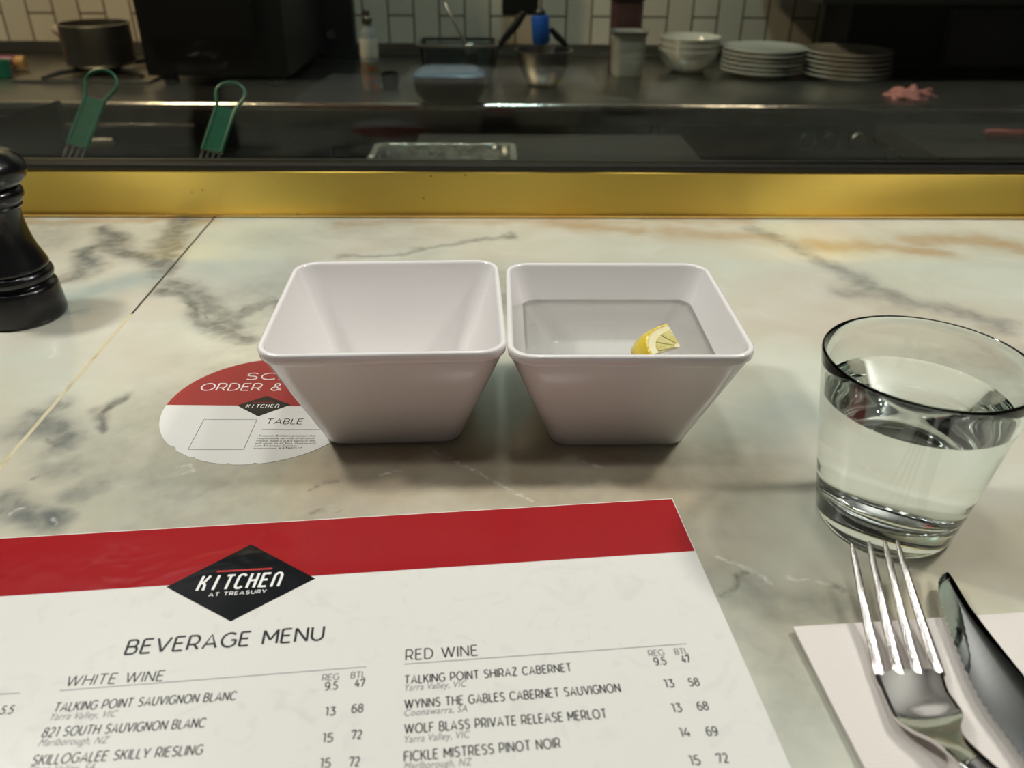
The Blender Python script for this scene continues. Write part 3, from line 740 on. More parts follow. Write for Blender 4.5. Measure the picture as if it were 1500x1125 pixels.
put_kitchen(bm, S_loc(360, 597.5), S_loc(410, 597), .0036, ZP + 4e-5, .0005, .06); flat('logo_lettering', bm, M['ink_white'], logo_s)
bm = bmesh.new(); ribbon(bm, [S_loc(371, 589.5), S_loc(401, 589.2)], .0004, ZP + 4e-5); flat('logo_bar', bm, M['ink_red'], logo_s)
bm = bmesh.new()
a, b = S_loc(359, 556), S_loc(454, 556); stroke_text(bm, 'SCAN', a, b, .0079, ZP, .00085)
a, b = S_loc(292.5, 572), S_loc(478, 572); stroke_text(bm, 'ORDER & PAY', a, b, .0082, ZP, .00085); flat('heading_lettering', bm, M['ink_white'], sk)
bm = bmesh.new(); a, b = S_loc(389, 621), S_loc(442, 621.2); stroke_text(bm, 'TABLE', a, b, .0052, ZP, .0006); flat('table_lettering', bm, M['ink'], sk)
bm = bmesh.new()
small = [('Treasury Brisbane practises the', 378, 639.6, 461), ('responsible service of alcohol.', 376.5, 643.3, 461), ('Please note a 0.8% service fee', 374.8, 647, 461),
         ('will apply to all Visa, Mastercard', 373.3, 650.7, 462), ('and American Express', 372, 654.4, 434), ('transactions. KATB07517', 370.8, 658, 441.5)]
for s, x, y, x1 in small: put_text(bm, s, S_loc(x, y), S_loc(x1, y), .0017, 0, ZP, .15)
flat('small_print', bm, M['ink'], sk)
bm = bmesh.new(); ribbon(bm, [S_loc(384, 629.5), S_loc(470, 629.5)], .0003, ZP)
q = [S_loc(*p) for p in ((299, 614.5), (376.5, 614.5), (357, 658.5), (275.5, 658.5))]
for i in range(4): ribbon(bm, [q[i], q[(i + 1) % 4]], .00035, ZP)
flat('rule_line', bm, M['ink_grey'], sk)

# ------------------------------------------------------------------ menu
MT = .0007
TR = at(985, 730, MT); TL = at(0, 788, MT); ex = (TR - TL); ang = math.atan2(ex.y, ex.x)
menu = empty('beverage_menu', (TR.x, TR.y, 0), ang, 'large glossy beverage menu card with red band and black diamond logo', 'menu')
ca, sa_ = math.cos(-ang), math.sin(-ang)
def ML(px, py):
    p = at(px, py, MT); x, y = p.x - TR.x, p.y - TR.y
    return Vector((x * ca - y * sa_, x * sa_ + y * ca, 0))
bandR = ML(1016, 806).y; bandL = ML(0, 875).y; band = (bandR + bandL) / 2
MW, MHH = .40, .285
bm = bmesh.new(); box(bm, (-MW, -MHH, .0001), (0, 0, MT)); obj('card', bm, M['menu_white'], menu, smooth=False)
bm = bmesh.new(); box(bm, (-MW + .0002, band, MT - .0001), (-.0004, -.0005, MT + .00002)); obj('red_band', bm, M['menu_red'], menu, smooth=False)
dm = [ML(*p) for p in ((368, 797.5), (462, 847.5), (338, 910.5), (243.5, 860))]
bm = bmesh.new(); prism(bm, [(p.x, p.y) for p in dm], MT - .0001, MT + .00005); logo_m = obj('logo_diamond', bm, M['menu_black'], menu, smooth=False)
ZT = MT + .00009
bm = bmesh.new(); put_kitchen(bm, ML(288, 865.5), ML(415, 858.5), .0086, ZT, .00115, .12); flat('logo_lettering', bm, M['ink_white'], logo_m)
bm = bmesh.new(); stroke_text(bm, 'AT TREASURY', ML(305.4, 873.8), ML(389.5, 868.4), .0019, ZT, .00034, .34); flat('tagline_lettering', bm, M['ink_white'], logo_m)
bm = bmesh.new(); ribbon(bm, [ML(318, 837.5), ML(399, 833)], .0010, ZT); flat('logo_bar', bm, M['ink_red'], logo_m)
ZT = MT + .00006
bm = bmesh.new(); stroke_text(bm, 'BEVERAGE MENU', ML(182.5, 958.9), ML(472.5, 937.4), .0070, ZT, .00098, .28); flat('title_lettering', bm, M['ink'], menu)
bm = bmesh.new()
stroke_text(bm, 'WHITE WINE', ML(95, 1005.5), ML(237.5, 997), .0046, ZT, .00052, .30); flat('heading_lettering', bm, M['ink'], menu); bm = bmesh.new(); stroke_text(bm, 'RED WINE', ML(594.6, 967.2), ML(699.5, 960), .0050, ZT, .00055, .30)
flat('heading_lettering', bm, M['ink'], menu)
bm = bmesh.new()
CN = .0037
def column(name, rows, caph, m, shear=0.0):
    for side in (0, 1):
        bm = bmesh.new(); n = 0
        for s, x0, y0, x1, y1 in rows:
            if (x0 > 560) != bool(side): continue
            if shear: put_text(bm, s, ML(x0, y0), ML(x1, y1), caph, 0, ZT, shear)
            else: stroke_text(bm, s, ML(x0, y0), ML(x1, y1), caph, ZT, .00050, .29)
        flat(name, bm, m, menu)
column('wine_lettering', (('TALKING POINT SAUVIGNON BLANC', 77.6, 1042.9, 344.2, 1025.3), ('821 SOUTH SAUVIGNON BLANC', 60.5, 1080.2, 298.6, 1065.3), ('SKILLOGALEE SKILLY RIESLING', 44.8, 1121.3, 295, 1105.2),
        ('TALKING POINT SHIRAZ CABERNET', 592.9, 1002.3, 837.6, 983.3), ('WYNNS THE GABLES CABERNET SAUVIGNON', 592.9, 1038.3, 909.2, 1013.5),
        ('WOLF BLASS PRIVATE RELEASE MERLOT', 592.9, 1074.7, 889.3, 1051.5), ('FICKLE MISTRESS PINOT NOIR', 592.5, 1115.6, 821.1, 1095)), CN, M['ink'])
column('region_lettering', (('Yarra Valley, VIC', 72, 1055.2, 169.8, 1050.3), ('Marlborough, NZ', 54.9, 1093.3, 157.5, 1088.8), ('Clare Valley, SA', 38, 1134, 137, 1129),
        ('Yarra Valley, VIC', 592.9, 1012.3, 683.9, 1006), ('Coonawarra, SA', 592.5, 1049.5, 684.7, 1042.5), ('Yarra Valley, VIC', 592.5, 1088.7, 688.8, 1080.5), ('Marlborough, NZ', 591.7, 1128.4, 692, 1121)), .0028, M['ink_grey'], .22)
PR = (('9.5', 475, 1011, 19.5), ('47', 519, 1006.8, 15.5), ('13', 475, 1048.5, 16), ('68', 514.4, 1044.2, 17.5), ('15', 471, 1087.7, 16.5), ('72', 514.4, 1083, 15.5), ('15', 467.3, 1125.3, 16.5), ('72', 511, 1123, 15.5),
        ('9.5', 959.2, 974.3, 18), ('47', 999.7, 971, 13), ('13', 974, 1007.3, 15), ('58', 1010, 1005.2, 16), ('13', 985.2, 1043.3, 15), ('68', 1022.8, 1040.6, 16.5), ('14', 996.8, 1079.7, 16), ('69', 1036, 1077.8, 17), ('15', 1011.3, 1121, 16), ('72', 1051.8, 1117.8, 17), ('5.5', -2, 1046.5, 19.5))
for lo_, hi_ in ((-9, 100), (450, 500), (500, 560), (950, 999), (999.1, 1100)):
    bm = bmesh.new()
    for i, (s, x, y, w) in enumerate(PR):
        big = i in (9, 11, 13, 15, 17); inside = lo_ <= x <= hi_
        if i > 7 and i < 18: inside = (lo_ > 990) if big else (lo_ == 950)
        if inside: stroke_text(bm, s, ML(x + .8, y), ML(x + w - .8, y - .06 * w), .0034, ZT, .0005, .26)
    flat('price_lettering', bm, M['ink'], menu)
for s, x, y, w in (('REG', 472, 997, 24), ('BTL', 514, 993.6, 20.5), ('REG', 951.3, 961.2, 22), ('BTL', 989.8, 958.7, 18.6)):
    bm = bmesh.new(); stroke_text(bm, s, ML(x, y), ML(x + w, y - .06 * w), .0027, ZT, .0004, .22); flat('column_lettering', bm, M['ink_grey'], menu)
bm = bmesh.new()
for a, b in (((87.7, 1011.9), (536.8, 976.8)), ((592.5, 973), (1005.5, 943.2)), ((-40, 1019), (29.5, 1015.3))):
    bm = bmesh.new(); ribbon(bm, [ML(*a), ML(*b)], .0003, ZT); flat('rule_line', bm, M['ink_grey'], menu)

# ------------------------------------------------------------------ pepper mill
pm = empty('pepper_mill', (-.343, .518, 0), 0, 'black turned wooden pepper mill with a bulbous head at the end of the counter', 'pepper mill')
bm = bmesh.new(); lathe(bm, [(0, 0), (.0262, 0), (.0275, .0006), (.0282, .0018), (.0284, .004), (.0279, .012), (.0271, .0215), (.0266, .0235), (.0255, .0245), (.0235, .0250), (.0230, .0262),
                             (.0245, .0272), (.0262, .0290), (.0266, .0308), (.0262, .0330), (.0250, .0346), (.0238, .0352), (0, .0352)], 96); obj('base', bm, M['black_wood'], pm, True, 60)
bm = bmesh.new(); lathe(bm, [(0, .0351), (.0236, .0352), (.0248, .0362), (.0250, .0375), (.0244, .0392), (.0232, .0425), (.0212, .0475), (.0195, .0535), (.0181, .061), (.0174, .068), (.0175, .0735), (.0182, .0770), (0, .0772)], 96); obj('body', bm, M['black_wood'], pm, True, 60)
bm = bmesh.new(); lathe(bm, [(0, .0771), (.0188, .0772), (.0196, .0782), (.0190, .0795), (.0198, .0806), (.0216, .0826), (.0222, .0850), (.0220, .0876), (.0210, .0896), (.0196, .0908), (0, .0910)], 96); obj('collar', bm, M['black_wood'], pm, True, 60)
bm = bmesh.new(); lathe(bm, [(0, .0908), (.0200, .0909), (.0236, .0930), (.0266, .0966), (.0278, .1008), (.0272, .1052), (.0248, .1092), (.0210, .1122), (.0150, .1142), (.0080, .1150), (0, .1152)], 96); obj('head', bm, M['black_wood'], pm, True, 60)
bm = bmesh.new(); lathe(bm, [(0, .1150), (.0070, .1151), (.0075, .1165), (.0068, .1195), (.0045, .1212), (0, .1216)], 48); obj('knob', bm, M['steel'], pm, True, 60)

# ------------------------------------------------------------------ tumbler of water
TX, TY, TH = .1759, .3034, .0860
tb = empty('glass_tumbler', (TX, TY, 0), 0, 'clear tapered glass tumbler of water standing beyond the fork', 'glass')
rb, rt = .0302, .0433
def ro(z): return rb + (rt - rb) * z / TH
TW = .0665; ZI = .0135
def ri(z): return ro(z) - .0018
prof = [(0, .0022), (.018, .0020), (.0235, .0008), (.0262, .0), (.0283, .0004), (.0298, .0018), (ro(.0045), .0045)]
prof += [(ro(z), z) for z in (.012, .024, .038, .052, .066, .080)] + [(ro(.0845), .0845), (ro(.0855) - .0003, .0855), (ro(.086) - .00105, .0861), (ri(.0855) + .0003, .0855), (ri(.0845), .0845)]
prof += [(ri(z), z) for z in (.078, .072, TW)]
bm = bmesh.new(); lathe(bm, prof, 128)
me = bpy.data.meshes.new('tumbler'); bm.normal_update(); bmesh.ops.recalc_face_normals(bm, faces=bm.faces[:])
if sum(f.normal.z for f in bm.faces if f.calc_center_median().z < .0023) > 0:
    bmesh.ops.reverse_faces(bm, faces=bm.faces[:])
bm.to_mesh(me); bm.free(); tgl = link('glass_body', me, M['tumbler'], tb, True, 80)
wprof = [(0, TW - .0006), (ri(TW) - .003, TW - .0005), (ri(TW) - .0014, TW - .0002), (ri(TW), TW)]
wside = [(ri(TW), TW)] + [(ri(z), z) for z in (.055, .042, .03, .022)] + [(ri(.018) - .0002, .018), (ri(.0155) - .0012, .0155), (ri(.014) - .0035, .0140), (.016, .0134), (0, .0133)]
bm = bmesh.new(); lathe(bm, wprof, 128, mi=0); lathe(bm, wside, 128, mi=1)
bmesh.ops.remove_doubles(bm, verts=bm.verts, dist=1e-6); bmesh.ops.recalc_face_normals(bm, faces=bm.faces[:])
me = bpy.data.meshes.new('tumbler_water'); bm.to_mesh(me); bm.free()
tw = link('tumbler_water', me, [M['water'], M['water_in_glass']], None, True, 60, (TX, TY, 0))
tag(tw, 'still water filling the glass tumbler beyond the fork', 'water')

for o_, c_, r_ in ((water, 1, 0), (tgl, 1, 0), (tw, 1, 0), (bowlR, 0, 1), (bowlL, 0, 1)):
    try: o_.cycles.is_caustics_caster = bool(c_); o_.cycles.is_caustics_receiver = bool(r_)
    except Exception: pass
for o_ in list(COL.objects):
    if o_.name.startswith(('marble_slab', 'lemon', 'rind', 'pith', 'pulp')):
        try: o_.cycles.is_caustics_receiver = True
        except Exception: pass

# ------------------------------------------------------------------ napkin, fork, knife
NT = .0030
nk0 = at(1162, 918, NT); nk1 = at(1500, 897, NT); nang = math.atan2((nk1 - nk0).y, (nk1 - nk0).x)
nap = empty('paper_napkin', (nk0.x, nk0.y, 0), nang, 'folded white embossed paper napkin under the fork and the knife', 'napkin')
def sheet(name, x0, x1, y0, y1, z0, z1, seed):
    bm = bmesh.new(); nx, ny = 30, 24; rs = random.Random(seed)
    ph = rs.random() * 6
    def wav(x, y): return .00025 * math.sin(x * 60 + ph) * math.sin(y * 50 + ph * 2)
    top = [[bm.verts.new((x0 + (x1 - x0) * i / nx, y0 + (y1 - y0) * j / ny, z1 + (wav(i / nx * .2, j / ny * .2)))) for i in range(nx + 1)] for j in range(ny + 1)]
    for j in range(ny):
        for i in range(nx): bm.faces.new((top[j][i], top[j][i + 1], top[j + 1][i + 1], top[j + 1][i]))
    edge = [top[0][i] for i in range(nx + 1)] + [top[j][nx] for j in range(1, ny + 1)] + [top[ny][i] for i in range(nx - 1, -1, -1)] + [top[j][0] for j in range(ny - 1, 0, -1)]
    low = [bm.verts.new((v.co.x, v.co.y, z0)) for v in edge]; n = len(edge)
    for i in range(n): bm.faces.new((edge[i], low[i], low[(i + 1) % n], edge[(i + 1) % n]))
    bm.faces.new(low[::-1])
    return obj(name, bm, M['napkin'], nap, True, 50)
sheet('lower_fold', .0008, .165, -.165, -.0010, .0001, .0012, 1)
sheet('middle_fold', .0003, .165, -.165, -.0004, .0012, .0021, 2)
sheet('upper_fold', 0, .165, -.165, 0, .0021, NT, 3)

fork = empty('dinner_fork', tuple(at(1350, 1045, .003)), 0, 'stainless steel fork lying tines up on the napkin', 'fork')
FO = fork.location.copy()
# centre line and half widths along the fork, tip to handle
cl_px = [((1276, 795), .0175), ((1287, 850), .0142), ((1303, 915), .0108), ((1322, 970), .0082), ((1333, 993), .0073), ((1348, 1025), .0062), ((1367, 1052), .0062), ((1390, 1072), .0085), ((1412, 1092), .0115), ((1438, 1124), .0140)]
CLP = [at(p[0], p[1], z) for p, z in cl_px]
dirH = (CLP[-1] - CLP[-2]); dirH.z = 0; dirH.normalize()
hend = CLP[-1] + dirH * .11; hend.z = .0045
hmid = CLP[-1] + dirH * .05; hmid.z = .0125
d_head = (at(1276, 795, .0175) - at(1333, 993, .0073)); d_head.z = 0; d_head.normalize()
side = Vector((d_head.y, -d_head.x, 0))
# tines
tips = [(1248, 797), (1273, 793.5), (1296, 792.5), (1314, 793)]
roots = [(1289, 988), (1318, 990), (1345, 988), (1375, 985)]
rootc = at(1333, 993, .0073)
for k in range(4):
    t0 = at(*tips[k], .0175); r0 = at(*roots[k], .0062)
    t0 = t0
    ctl = []
    for s in np.linspace(0, 1, 12):
        p = t0.lerp(r0, s); p.z = .0175 * (1 - s) ** 1.5 + .0062 * (1 - (1 - s) ** 1.5)
        # keep the pixel line while the height follows a curve
        px = tips[k][0] + (roots[k][0] - tips[k][0]) * s - 1.5 * math.sin(PI * s); py = tips[k][1] + (roots[k][1] - tips[k][1]) * s
        ctl.append(at(px, py, p.z) - FO)
    ext = ctl[-1] + (at(1336, 1020, .0050) - FO - ctl[-1]) * .30; ext.z = ctl[-1].z - .0014; ctl.append(ext)
    rad = [(.0007, .0006)] + [(.00120 + .00145 * (i / 12), .0009 + .0003 * (i / 12)) for i in range(1, 12)] + [(.0024, .0004)]
    bm = bmesh.new(); tube(bm, ctl, rad, 14); obj('tine', bm, M['steel_worn'], fork, True, 70)
# head, neck and handle: lofted flattened sections
secs = []   # (centre, half width, half thickness, side vector, dish)
Lpx = [(1279, 985), (1290, 1012), (1302, 1040), (1313, 1057), (1335, 1073), (1362, 1086), (1385, 1103), (1408, 1127)]
Rpx = [(1381, 982), (1389, 1012), (1402, 1032), (1411, 1048), (1408, 1061), (1407, 1072), (1416, 1088), (1437, 1108)]
zz = [.0060, .0063, .0068, .0074, .0082, .0096, .0114, .0135]
thk = [.0010, .0011, .0012, .0013, .0015, .0017, .0018, .0018]; dsh = [-.0002, .0, .0003, .0008, .0009, .0003, -.0002, -.0006]
rings = []
def section(a, b, th_, dish):
    m_ = (a + b) / 2; s = (b - a) / 2; up = Vector((0, 0, 1)); ring = []
    K = 12
    for i in range(K + 1):
        q = -math.cos(PI * i / K); prof_ = 1 - abs(q) ** 2.0
        ring.append(m_ + s * q + up * (th_ * (.80 + .20 * prof_) * (1 if abs(q) < .999 else .0) - dish * prof_))
    for i in range(K - 1, 0, -1):
        q = -math.cos(PI * i / K); prof_ = 1 - abs(q) ** 2.0
        ring.append(m_ + s * q + up * (-th_ * (.35 + .65 * prof_) - dish * prof_))
    return ring
SA = catmull([at(*p, z) - FO for p, z in zip(Lpx, zz)], 6); SB = catmull([at(*p, z) - FO for p, z in zip(Rpx, zz)], 6)
n = len(SA)
for i in range(n):
    t = i / (n - 1) * 7; j = min(int(t), 6); f = t - j
    rings.append(section(SA[i], SB[i], thk[j] * (1 - f) + thk[j + 1] * f, dsh[j] * (1 - f) + dsh[j + 1] * f))
bm = bmesh.new(); loft(bm, rings, True, True); obj('head', bm, M['steel'], fork, True, 70)
rings = []
A0, B0 = SA[-1], SB[-1]; m0 = (A0 + B0) / 2; hv = (B0 - A0) / 2; hd = Vector((hv.y, -hv.x, 0)).normalized()
if hd.y > 0: hd = -hd
hs = hv.normalized()
for k in range(13):
    s = k / 12; c_ = m0 + hd * (.118 * s - .001); c_.z = m0.z + .0012 * math.sin(PI * min(1, s * 2.2)) - .0102 * s ** 1.4
    hw = hv.length * (1 - .15 * math.sin(PI * min(1, s * 3))) + (.0062) * s ** 1.3
    if k == 12: hw *= .55
    rings.append(section(c_ - hs * hw, c_ + hs * hw, .0017, -.0004))
bm = bmesh.new(); loft(bm, rings, True, True); obj('handle', bm, M['steel'], fork, True, 70)

knife = empty('table_knife', tuple(at(1480, 1040, .004)), 0, 'stainless steel table knife with a serrated blade beside the fork', 'knife')
KO = knife.location.copy()
# blade outline in pixels at blade height: spine side, then edge side
KZ = .0075
spine = [(1385, 839.5), (1391, 842), (1399, 854), (1420, 889), (1452, 932), (1500, 992), (1560, 1067), (1620, 1142)]
edge = [(1380, 841.5), (1374.5, 852), (1375, 872), (1383, 900), (1403, 955), (1433, 1020), (1475, 1078), (1522, 1142)]
sp = catmull([at(*p, KZ) - KO for p in spine], 10); ed = catmull([at(*p, KZ) - KO for p in edge], 10)
rows = []
n = len(sp)
for i in range(n):
    a, b = sp[i], ed[i].copy()
    # the blade leans: spine raised, edge lower, the tip curving down a touch
    tt = i / (n - 1)
    if i > 12:
        d = (b - a); b = b - d.normalized() * (.00035 * (1 if i % 2 else -1))
    rows.append((a, b))
bm = bmesh.new(); rings = []
for i, (a, b) in enumerate(rows):
    up = Vector((0, 0, 1)); th_ = .0009 if i > 2 else .0002 + .0002 * i
    ring = []
    for q, h in ((0, th_ * .6), (.06, th_), (.35, th_ * .95), (.70, th_ * .6), (.90, th_ * .25), (1, 0.0)): ring.append(a.lerp(b, q) + up * h)
    for q, h in ((.90, th_ * .25), (.70, th_ * .6), (.35, th_ * .95), (.06, th_)): ring.append(a.lerp(b, q) - up * h)
    ring.append(a - up * th_ * .6)
    rings.append(ring)
loft(bm, rings, True, True); obj('blade', bm, M['blade'], knife, True, 35)
a, b = rows[-1]; m_ = (a + b) / 2; kd = ((a + b) / 2 - (rows[-8][0] + rows[-8][1]) / 2).normalized(); ks = (a - b); ks.z = 0; hw0 = ks.length / 2; ks.normalize()
rings = []
for k in range(14):
    s = k / 13; c_ = m_ + kd * (.105 * s - .003); c_.z = m_.z * 1.0 + .0005 - .0022 * s
    hw = hw0 * (.55 + .12 * math.sin(PI * s)) * (1 if k not in (0, 13) else .6); th_ = .0035 * (.6 + .4 * math.sin(PI * s))
    rings.append([c_ + ks * (hw * math.cos(2 * PI * j / 20)) + Vector((0, 0, th_ * math.sin(2 * PI * j / 20))) for j in range(20)])
bm = bmesh.new(); loft(bm, rings, True, True); obj('handle', bm, M['steel'], knife, True, 60)

# ------------------------------------------------------------------ kitchen behind the glass
BZ = -.10; BT = BZ - .0006
def P(px, py, Y): return atY(px, py, Y)
def kpx(Y, py): # metres per pixel at depth Y and row py
    return (atY(751, py, Y) - atY(750, py, Y)).length
bench = empty('kitchen_bench', (0, 1.8, -1.05), 0, 'long stainless steel bench against the tiled kitchen wall', 'bench')
def bchild(name, lo, hi, m, bev=0):
    bm = bmesh.new(); box(bm, lo, hi, bev, RZ); return child(obj(name, bm, m, smooth=bev > 0), bench)
bchild('worktop', (-1.75, 1.785, BZ - .045), (1.75, 2.468, BT), M['bench_steel'], .004)
bm = bmesh.new(); _a, _b = RZ @ Vector((-1.75, 1.787, BT - .0078)), RZ @ Vector((1.75, 1.787, BT - .0078)); tube(bm, [_a, _b], .0075, 16); child(obj('front_edge', bm, M['nose']), bench)
bchild('upstand', (-1.75, 2.452, BZ), (1.75, 2.469, BZ + .03), M['brushed'], .003)
bchild('cabinet_front', (-1.73, 1.83, -1.0), (.34, 2.46, BZ - .046), M['dark_steel'])
bm = bmesh.new(); _a, _b = P(96, 183, 1.765), P(286, 183, 1.775); tube(bm, [_a, _b], .0045, 12); child(obj('drawer_rail', bm, M['nose']), bench)
bm = bmesh.new(); _a, _b = P(129, 208, 1.765), P(171, 208, 1.768); tube(bm, [_a, _a.lerp(_b, .08), _a.lerp(_b, .92), _b], [(.009, .006), (.0145, .012), (.0145, .012), (.009, .006)], 16); child(obj('drawer_handle', bm, M['nose']), bench)
for x0, x1 in ((-1.66, -1.02), (-.98, -.36), (-.30, .30)):
    bchild('drawer_front', (x0, 1.818, BZ - .34), (x1, 1.831, BZ - .10), M['dark_steel'], .003)
# oven with knobs under the bench
oven = empty('oven', (.75, 1.8, -1.05), 0, 'dark steel oven front with a row of knobs under the bench', 'oven')
bm = bmesh.new(); box(bm, (.36, 1.800, -1.049), (1.30, 2.40, BZ - .05), .003, RZ); child(obj('front', bm, M['dark_steel']), oven)
for k, px in enumerate((1180, 1215, 1255, 1292, 1335)):
    c_ = P(px, 205, 1.81); bm = bmesh.new(); lathe(bm, [(0, 0), (.018, 0), (.018, .014), (.015, .018), (0, .018)], 24)
    bmesh.ops.rotate(bm, cent=(0, 0, 0), matrix=Matrix.Rotation(PI / 2, 3, 'X'), verts=bm.verts); bmesh.ops.translate(bm, vec=(c_.x, 1.8 + .0225 * c_.x + .001, c_.z), verts=bm.verts)
    child(obj('knob', bm, M['brushed'] if k == 2 else M['black']), oven)

def ring_obj(name, prof, c_, m, parent=None, n=40, angle=50):
    bm = bmesh.new(); lathe(bm, prof, n, (0, 0, 0)); o = obj(name, bm, m, None, True, angle)
    o.location = c_
    if parent: o.parent = parent; o.location = Vector(c_) - parent.location
    return o
# black appliance
xa = P(255, 120, 1.98).x; xb = P(452, 130, 1.93).x
ap = empty('black_appliance', ((xa + xb) / 2, 2.0, BZ), 0, 'tall black appliance box standing on the kitchen bench', 'appliance')
bm = bmesh.new(); box(bm, (xa, 1.96, BZ + .02), (xb, 2.38, BZ + .72), .012, RZ); child(obj('body', bm, M['black_matte']), ap)
bm = bmesh.new(); box(bm, (xa + .02, 1.945, BZ + .10), (xb - .06, 1.9595, BZ + .66), .006, RZ); child(obj('door', bm, M['black']), ap)
for x in (xa + .04, xb - .04):
    for y in (2.0, 2.34):
        bm = bmesh.new(); lathe(bm, [(0, 0), (.018, 0), (.016, .0195), (0, .0195)], 16, (x - .0225 * y, y + .0225 * x, BZ)); child(obj('foot', bm, M['black']), ap)

xc, xd = P(480, 100, 2.41).x, P(527, 100, 2.41).x
tw_ = empty('black_unit', ((xc + xd) / 2, 2.40, BZ), 0, 'narrow black unit standing between the tall black appliance and the slim bottle', 'appliance')
bm = bmesh.new(); box(bm, (xc + .05, 2.395, BZ), (xd + .05, 2.445, BZ + .70), .008, RZ); child(obj('body', bm, M['black_matte']), tw_)
c_ = P(484, 51, 2.372); bm = bmesh.new(); tube(bm, [c_, c_ + Vector((0, .012, 0))], .011, 16); child(obj('knob', bm, M['brushed']), tw_)
# saucepan on the burner at the end of the bench
Yp = 2.10; c_ = P(153, 104, Yp); c_.z = BZ + .022
pot = empty('saucepan', tuple(c_), 0, 'steel saucepan with a stick handle standing on the burner', 'saucepan')
rp = 48 * kpx(Yp, 90)
bm = bmesh.new(); lathe(bm, [(0, 0), (rp * .93, 0), (rp, .006), (rp, .088), (rp + .003, .092), (rp - .003, .093), (rp - .004, .012), (0, .010)], 48); obj('body', bm, M['brushed'], pot)
h0 = P(116, 65, Yp - .03) - c_; h1 = P(79, 42, Yp - .0) - c_
bm = bmesh.new(); tube(bm, [h1.lerp(h0, s) for s in (0, .1, .5, 1)], [.008, .011, .010, .007], 12); obj('handle', bm, M['stick'], pot)
# gas burner below it
gb = empty('gas_burner', (c_.x, c_.y, BZ), 0, 'gas burner with black trivet arms under the saucepan', 'burner')
bm = bmesh.new(); box(bm, (-.16, -.13, 0), (.16, .12, .006), .002); obj('drip_tray', bm, M['brushed'], gb)
for a in range(4):
    an = PI / 4 + a * PI / 2 + .2; d = Vector((math.cos(an), math.sin(an), 0))
    bm = bmesh.new(); tube(bm, [d * .04 + Vector((0, 0, .016)), d * .11 + Vector((0, 0, .016)), d * .155 + Vector((0, 0, .0095))], [.0055, .0055, .004], 8); obj('trivet_arm', bm, M['cast_iron'], gb)
bm = bmesh.new(); lathe(bm, [(0, .006), (.038, .006), (.036, .014), (0, .015)], 24); obj('burner_head', bm, M['cast_iron'], gb)
# rolling-pin shaped plum tool at the frame's edge
c_ = P(-6, 101, 2.15)
rp_ = empty('plum_handled_tool', tuple(c_), 0, 'plum coloured handle with a pale wooden tip lying at the back of the bench', 'tool')
c_.z = BZ + .017; rp_.location = c_
for nm, x0, x1, r0, mm in (('grip', -.10, .055, .0165, M['purple']), ('tip', .0551, .078, .0150, M['wood_tip'])):
    bm = bmesh.new(); tube(bm, [(x0, 0, 0), (x0 + .004, 0, 0), (x1 - .004, 0, 0), (x1, 0, 0)], [r0 * .85, r0, r0, r0 * .8], 16); obj(nm, bm, mm, rp_)
c_ = P(5, 117, 2.05); c_.z = BZ
ring_obj('green_tub', [(0, 0), (.022, 0), (.026, .035), (.0235, .035), (.020, .004), (0, .004)], tuple(c_), M['green']); tag(bpy.context.scene.objects['green_tub'], 'small green plastic tub on the bench below the plum handle', 'tub')

# glass bottle
Yb = 1.92; c_ = P(545, 132, Yb); c_.z = BZ
bt = empty('sauce_bottle', tuple(c_), 0, 'slim clear bottle with a pale label and brown contents beside the black appliance', 'bottle')
k = kpx(Yb, 80)
bm = bmesh.new(); lathe(bm, [(0, .0605), (13 * k, .0605), (13 * k, .110), (9 * k, .126), (6 * k, .134), (6 * k, .140), (0, .140)], 32); obj('glass_body', bm, mat('cloudy_glass', (.36, .39, .39, 1), .15, coat=.3, var=(40, (.22, .25, .25, 1), .4, .7)), bt)
bm = bmesh.new(); lathe(bm, [(0, 0), (12 * k, 0), (13 * k, .004), (13 * k, .060), (0, .060)], 28); obj('contents', bm, mat('brown_sauce', (.22, .20, .17, 1), .2, var=(70, (.36, .13, .05, 1), .48, .6)), bt)
bm = bmesh.new(); lathe(bm, [(13.2 * k, .070), (13.3 * k, .071), (13.3 * k, .108), (13.2 * k, .109)], 32); obj('label', bm, M['china'], bt)
bm = bmesh.new(); lathe(bm, [(0, .1405), (7.5 * k, .1405), (7.5 * k, .150), (4 * k, .153), (5 * k, .158), (4 * k, .164), (0, .165)], 24); obj('cap', bm, M['brushed'], bt)
c_ = P(572, 128, 1.95); c_.z = BZ; k = kpx(1.95, 120)
ring_obj('black_pot', [(0, 0), (11 * k, 0), (13 * k, .012), (13 * k, .028), (11 * k, .034), (9.5 * k, .034), (9 * k, .006), (0, .006)], tuple(c_), M['black']); tag(SC.objects['black_pot'], 'small round black pot next to the slim bottle', 'pot')

# clear gastro container with a spoon, and a lidded steel pan in front of it
def gastro(name, c_, hx, hy, h, m_body, m_rim, label, cat, t=.003):
    g = empty(name, tuple(c_), YAW, label, cat)
    bm = bmesh.new(); rs = []
    for s, z in ((.86, 0), (.88, .003), (.97, h - .006), (1.0, h), (.96, h), (.93, h - .006), (.84, .006)):
        rs.append([(x, y, z) for x, y in rounded_rect(hx * s, hy * s, .016, 4)])
    loft(bm, rs, True, True); obj('body', bm, m_body, g)
    bm = bmesh.new(); rs = []
    for s, z in ((1.0, h - .005), (1.07, h - .004), (1.07, h + .001), (.97, h + .002), (.97, h - .004), (1.0, h - .005)):
        rs.append([(x, y, z) for x, y in rounded_rect(hx * s, hy * s, .018, 4)])
    loft(bm, rs); obj('rim', bm, m_rim, g)
    return g
Yc = 2.05; k = kpx(Yc, 90); c_ = P(672, 108, Yc); c_.z = BZ
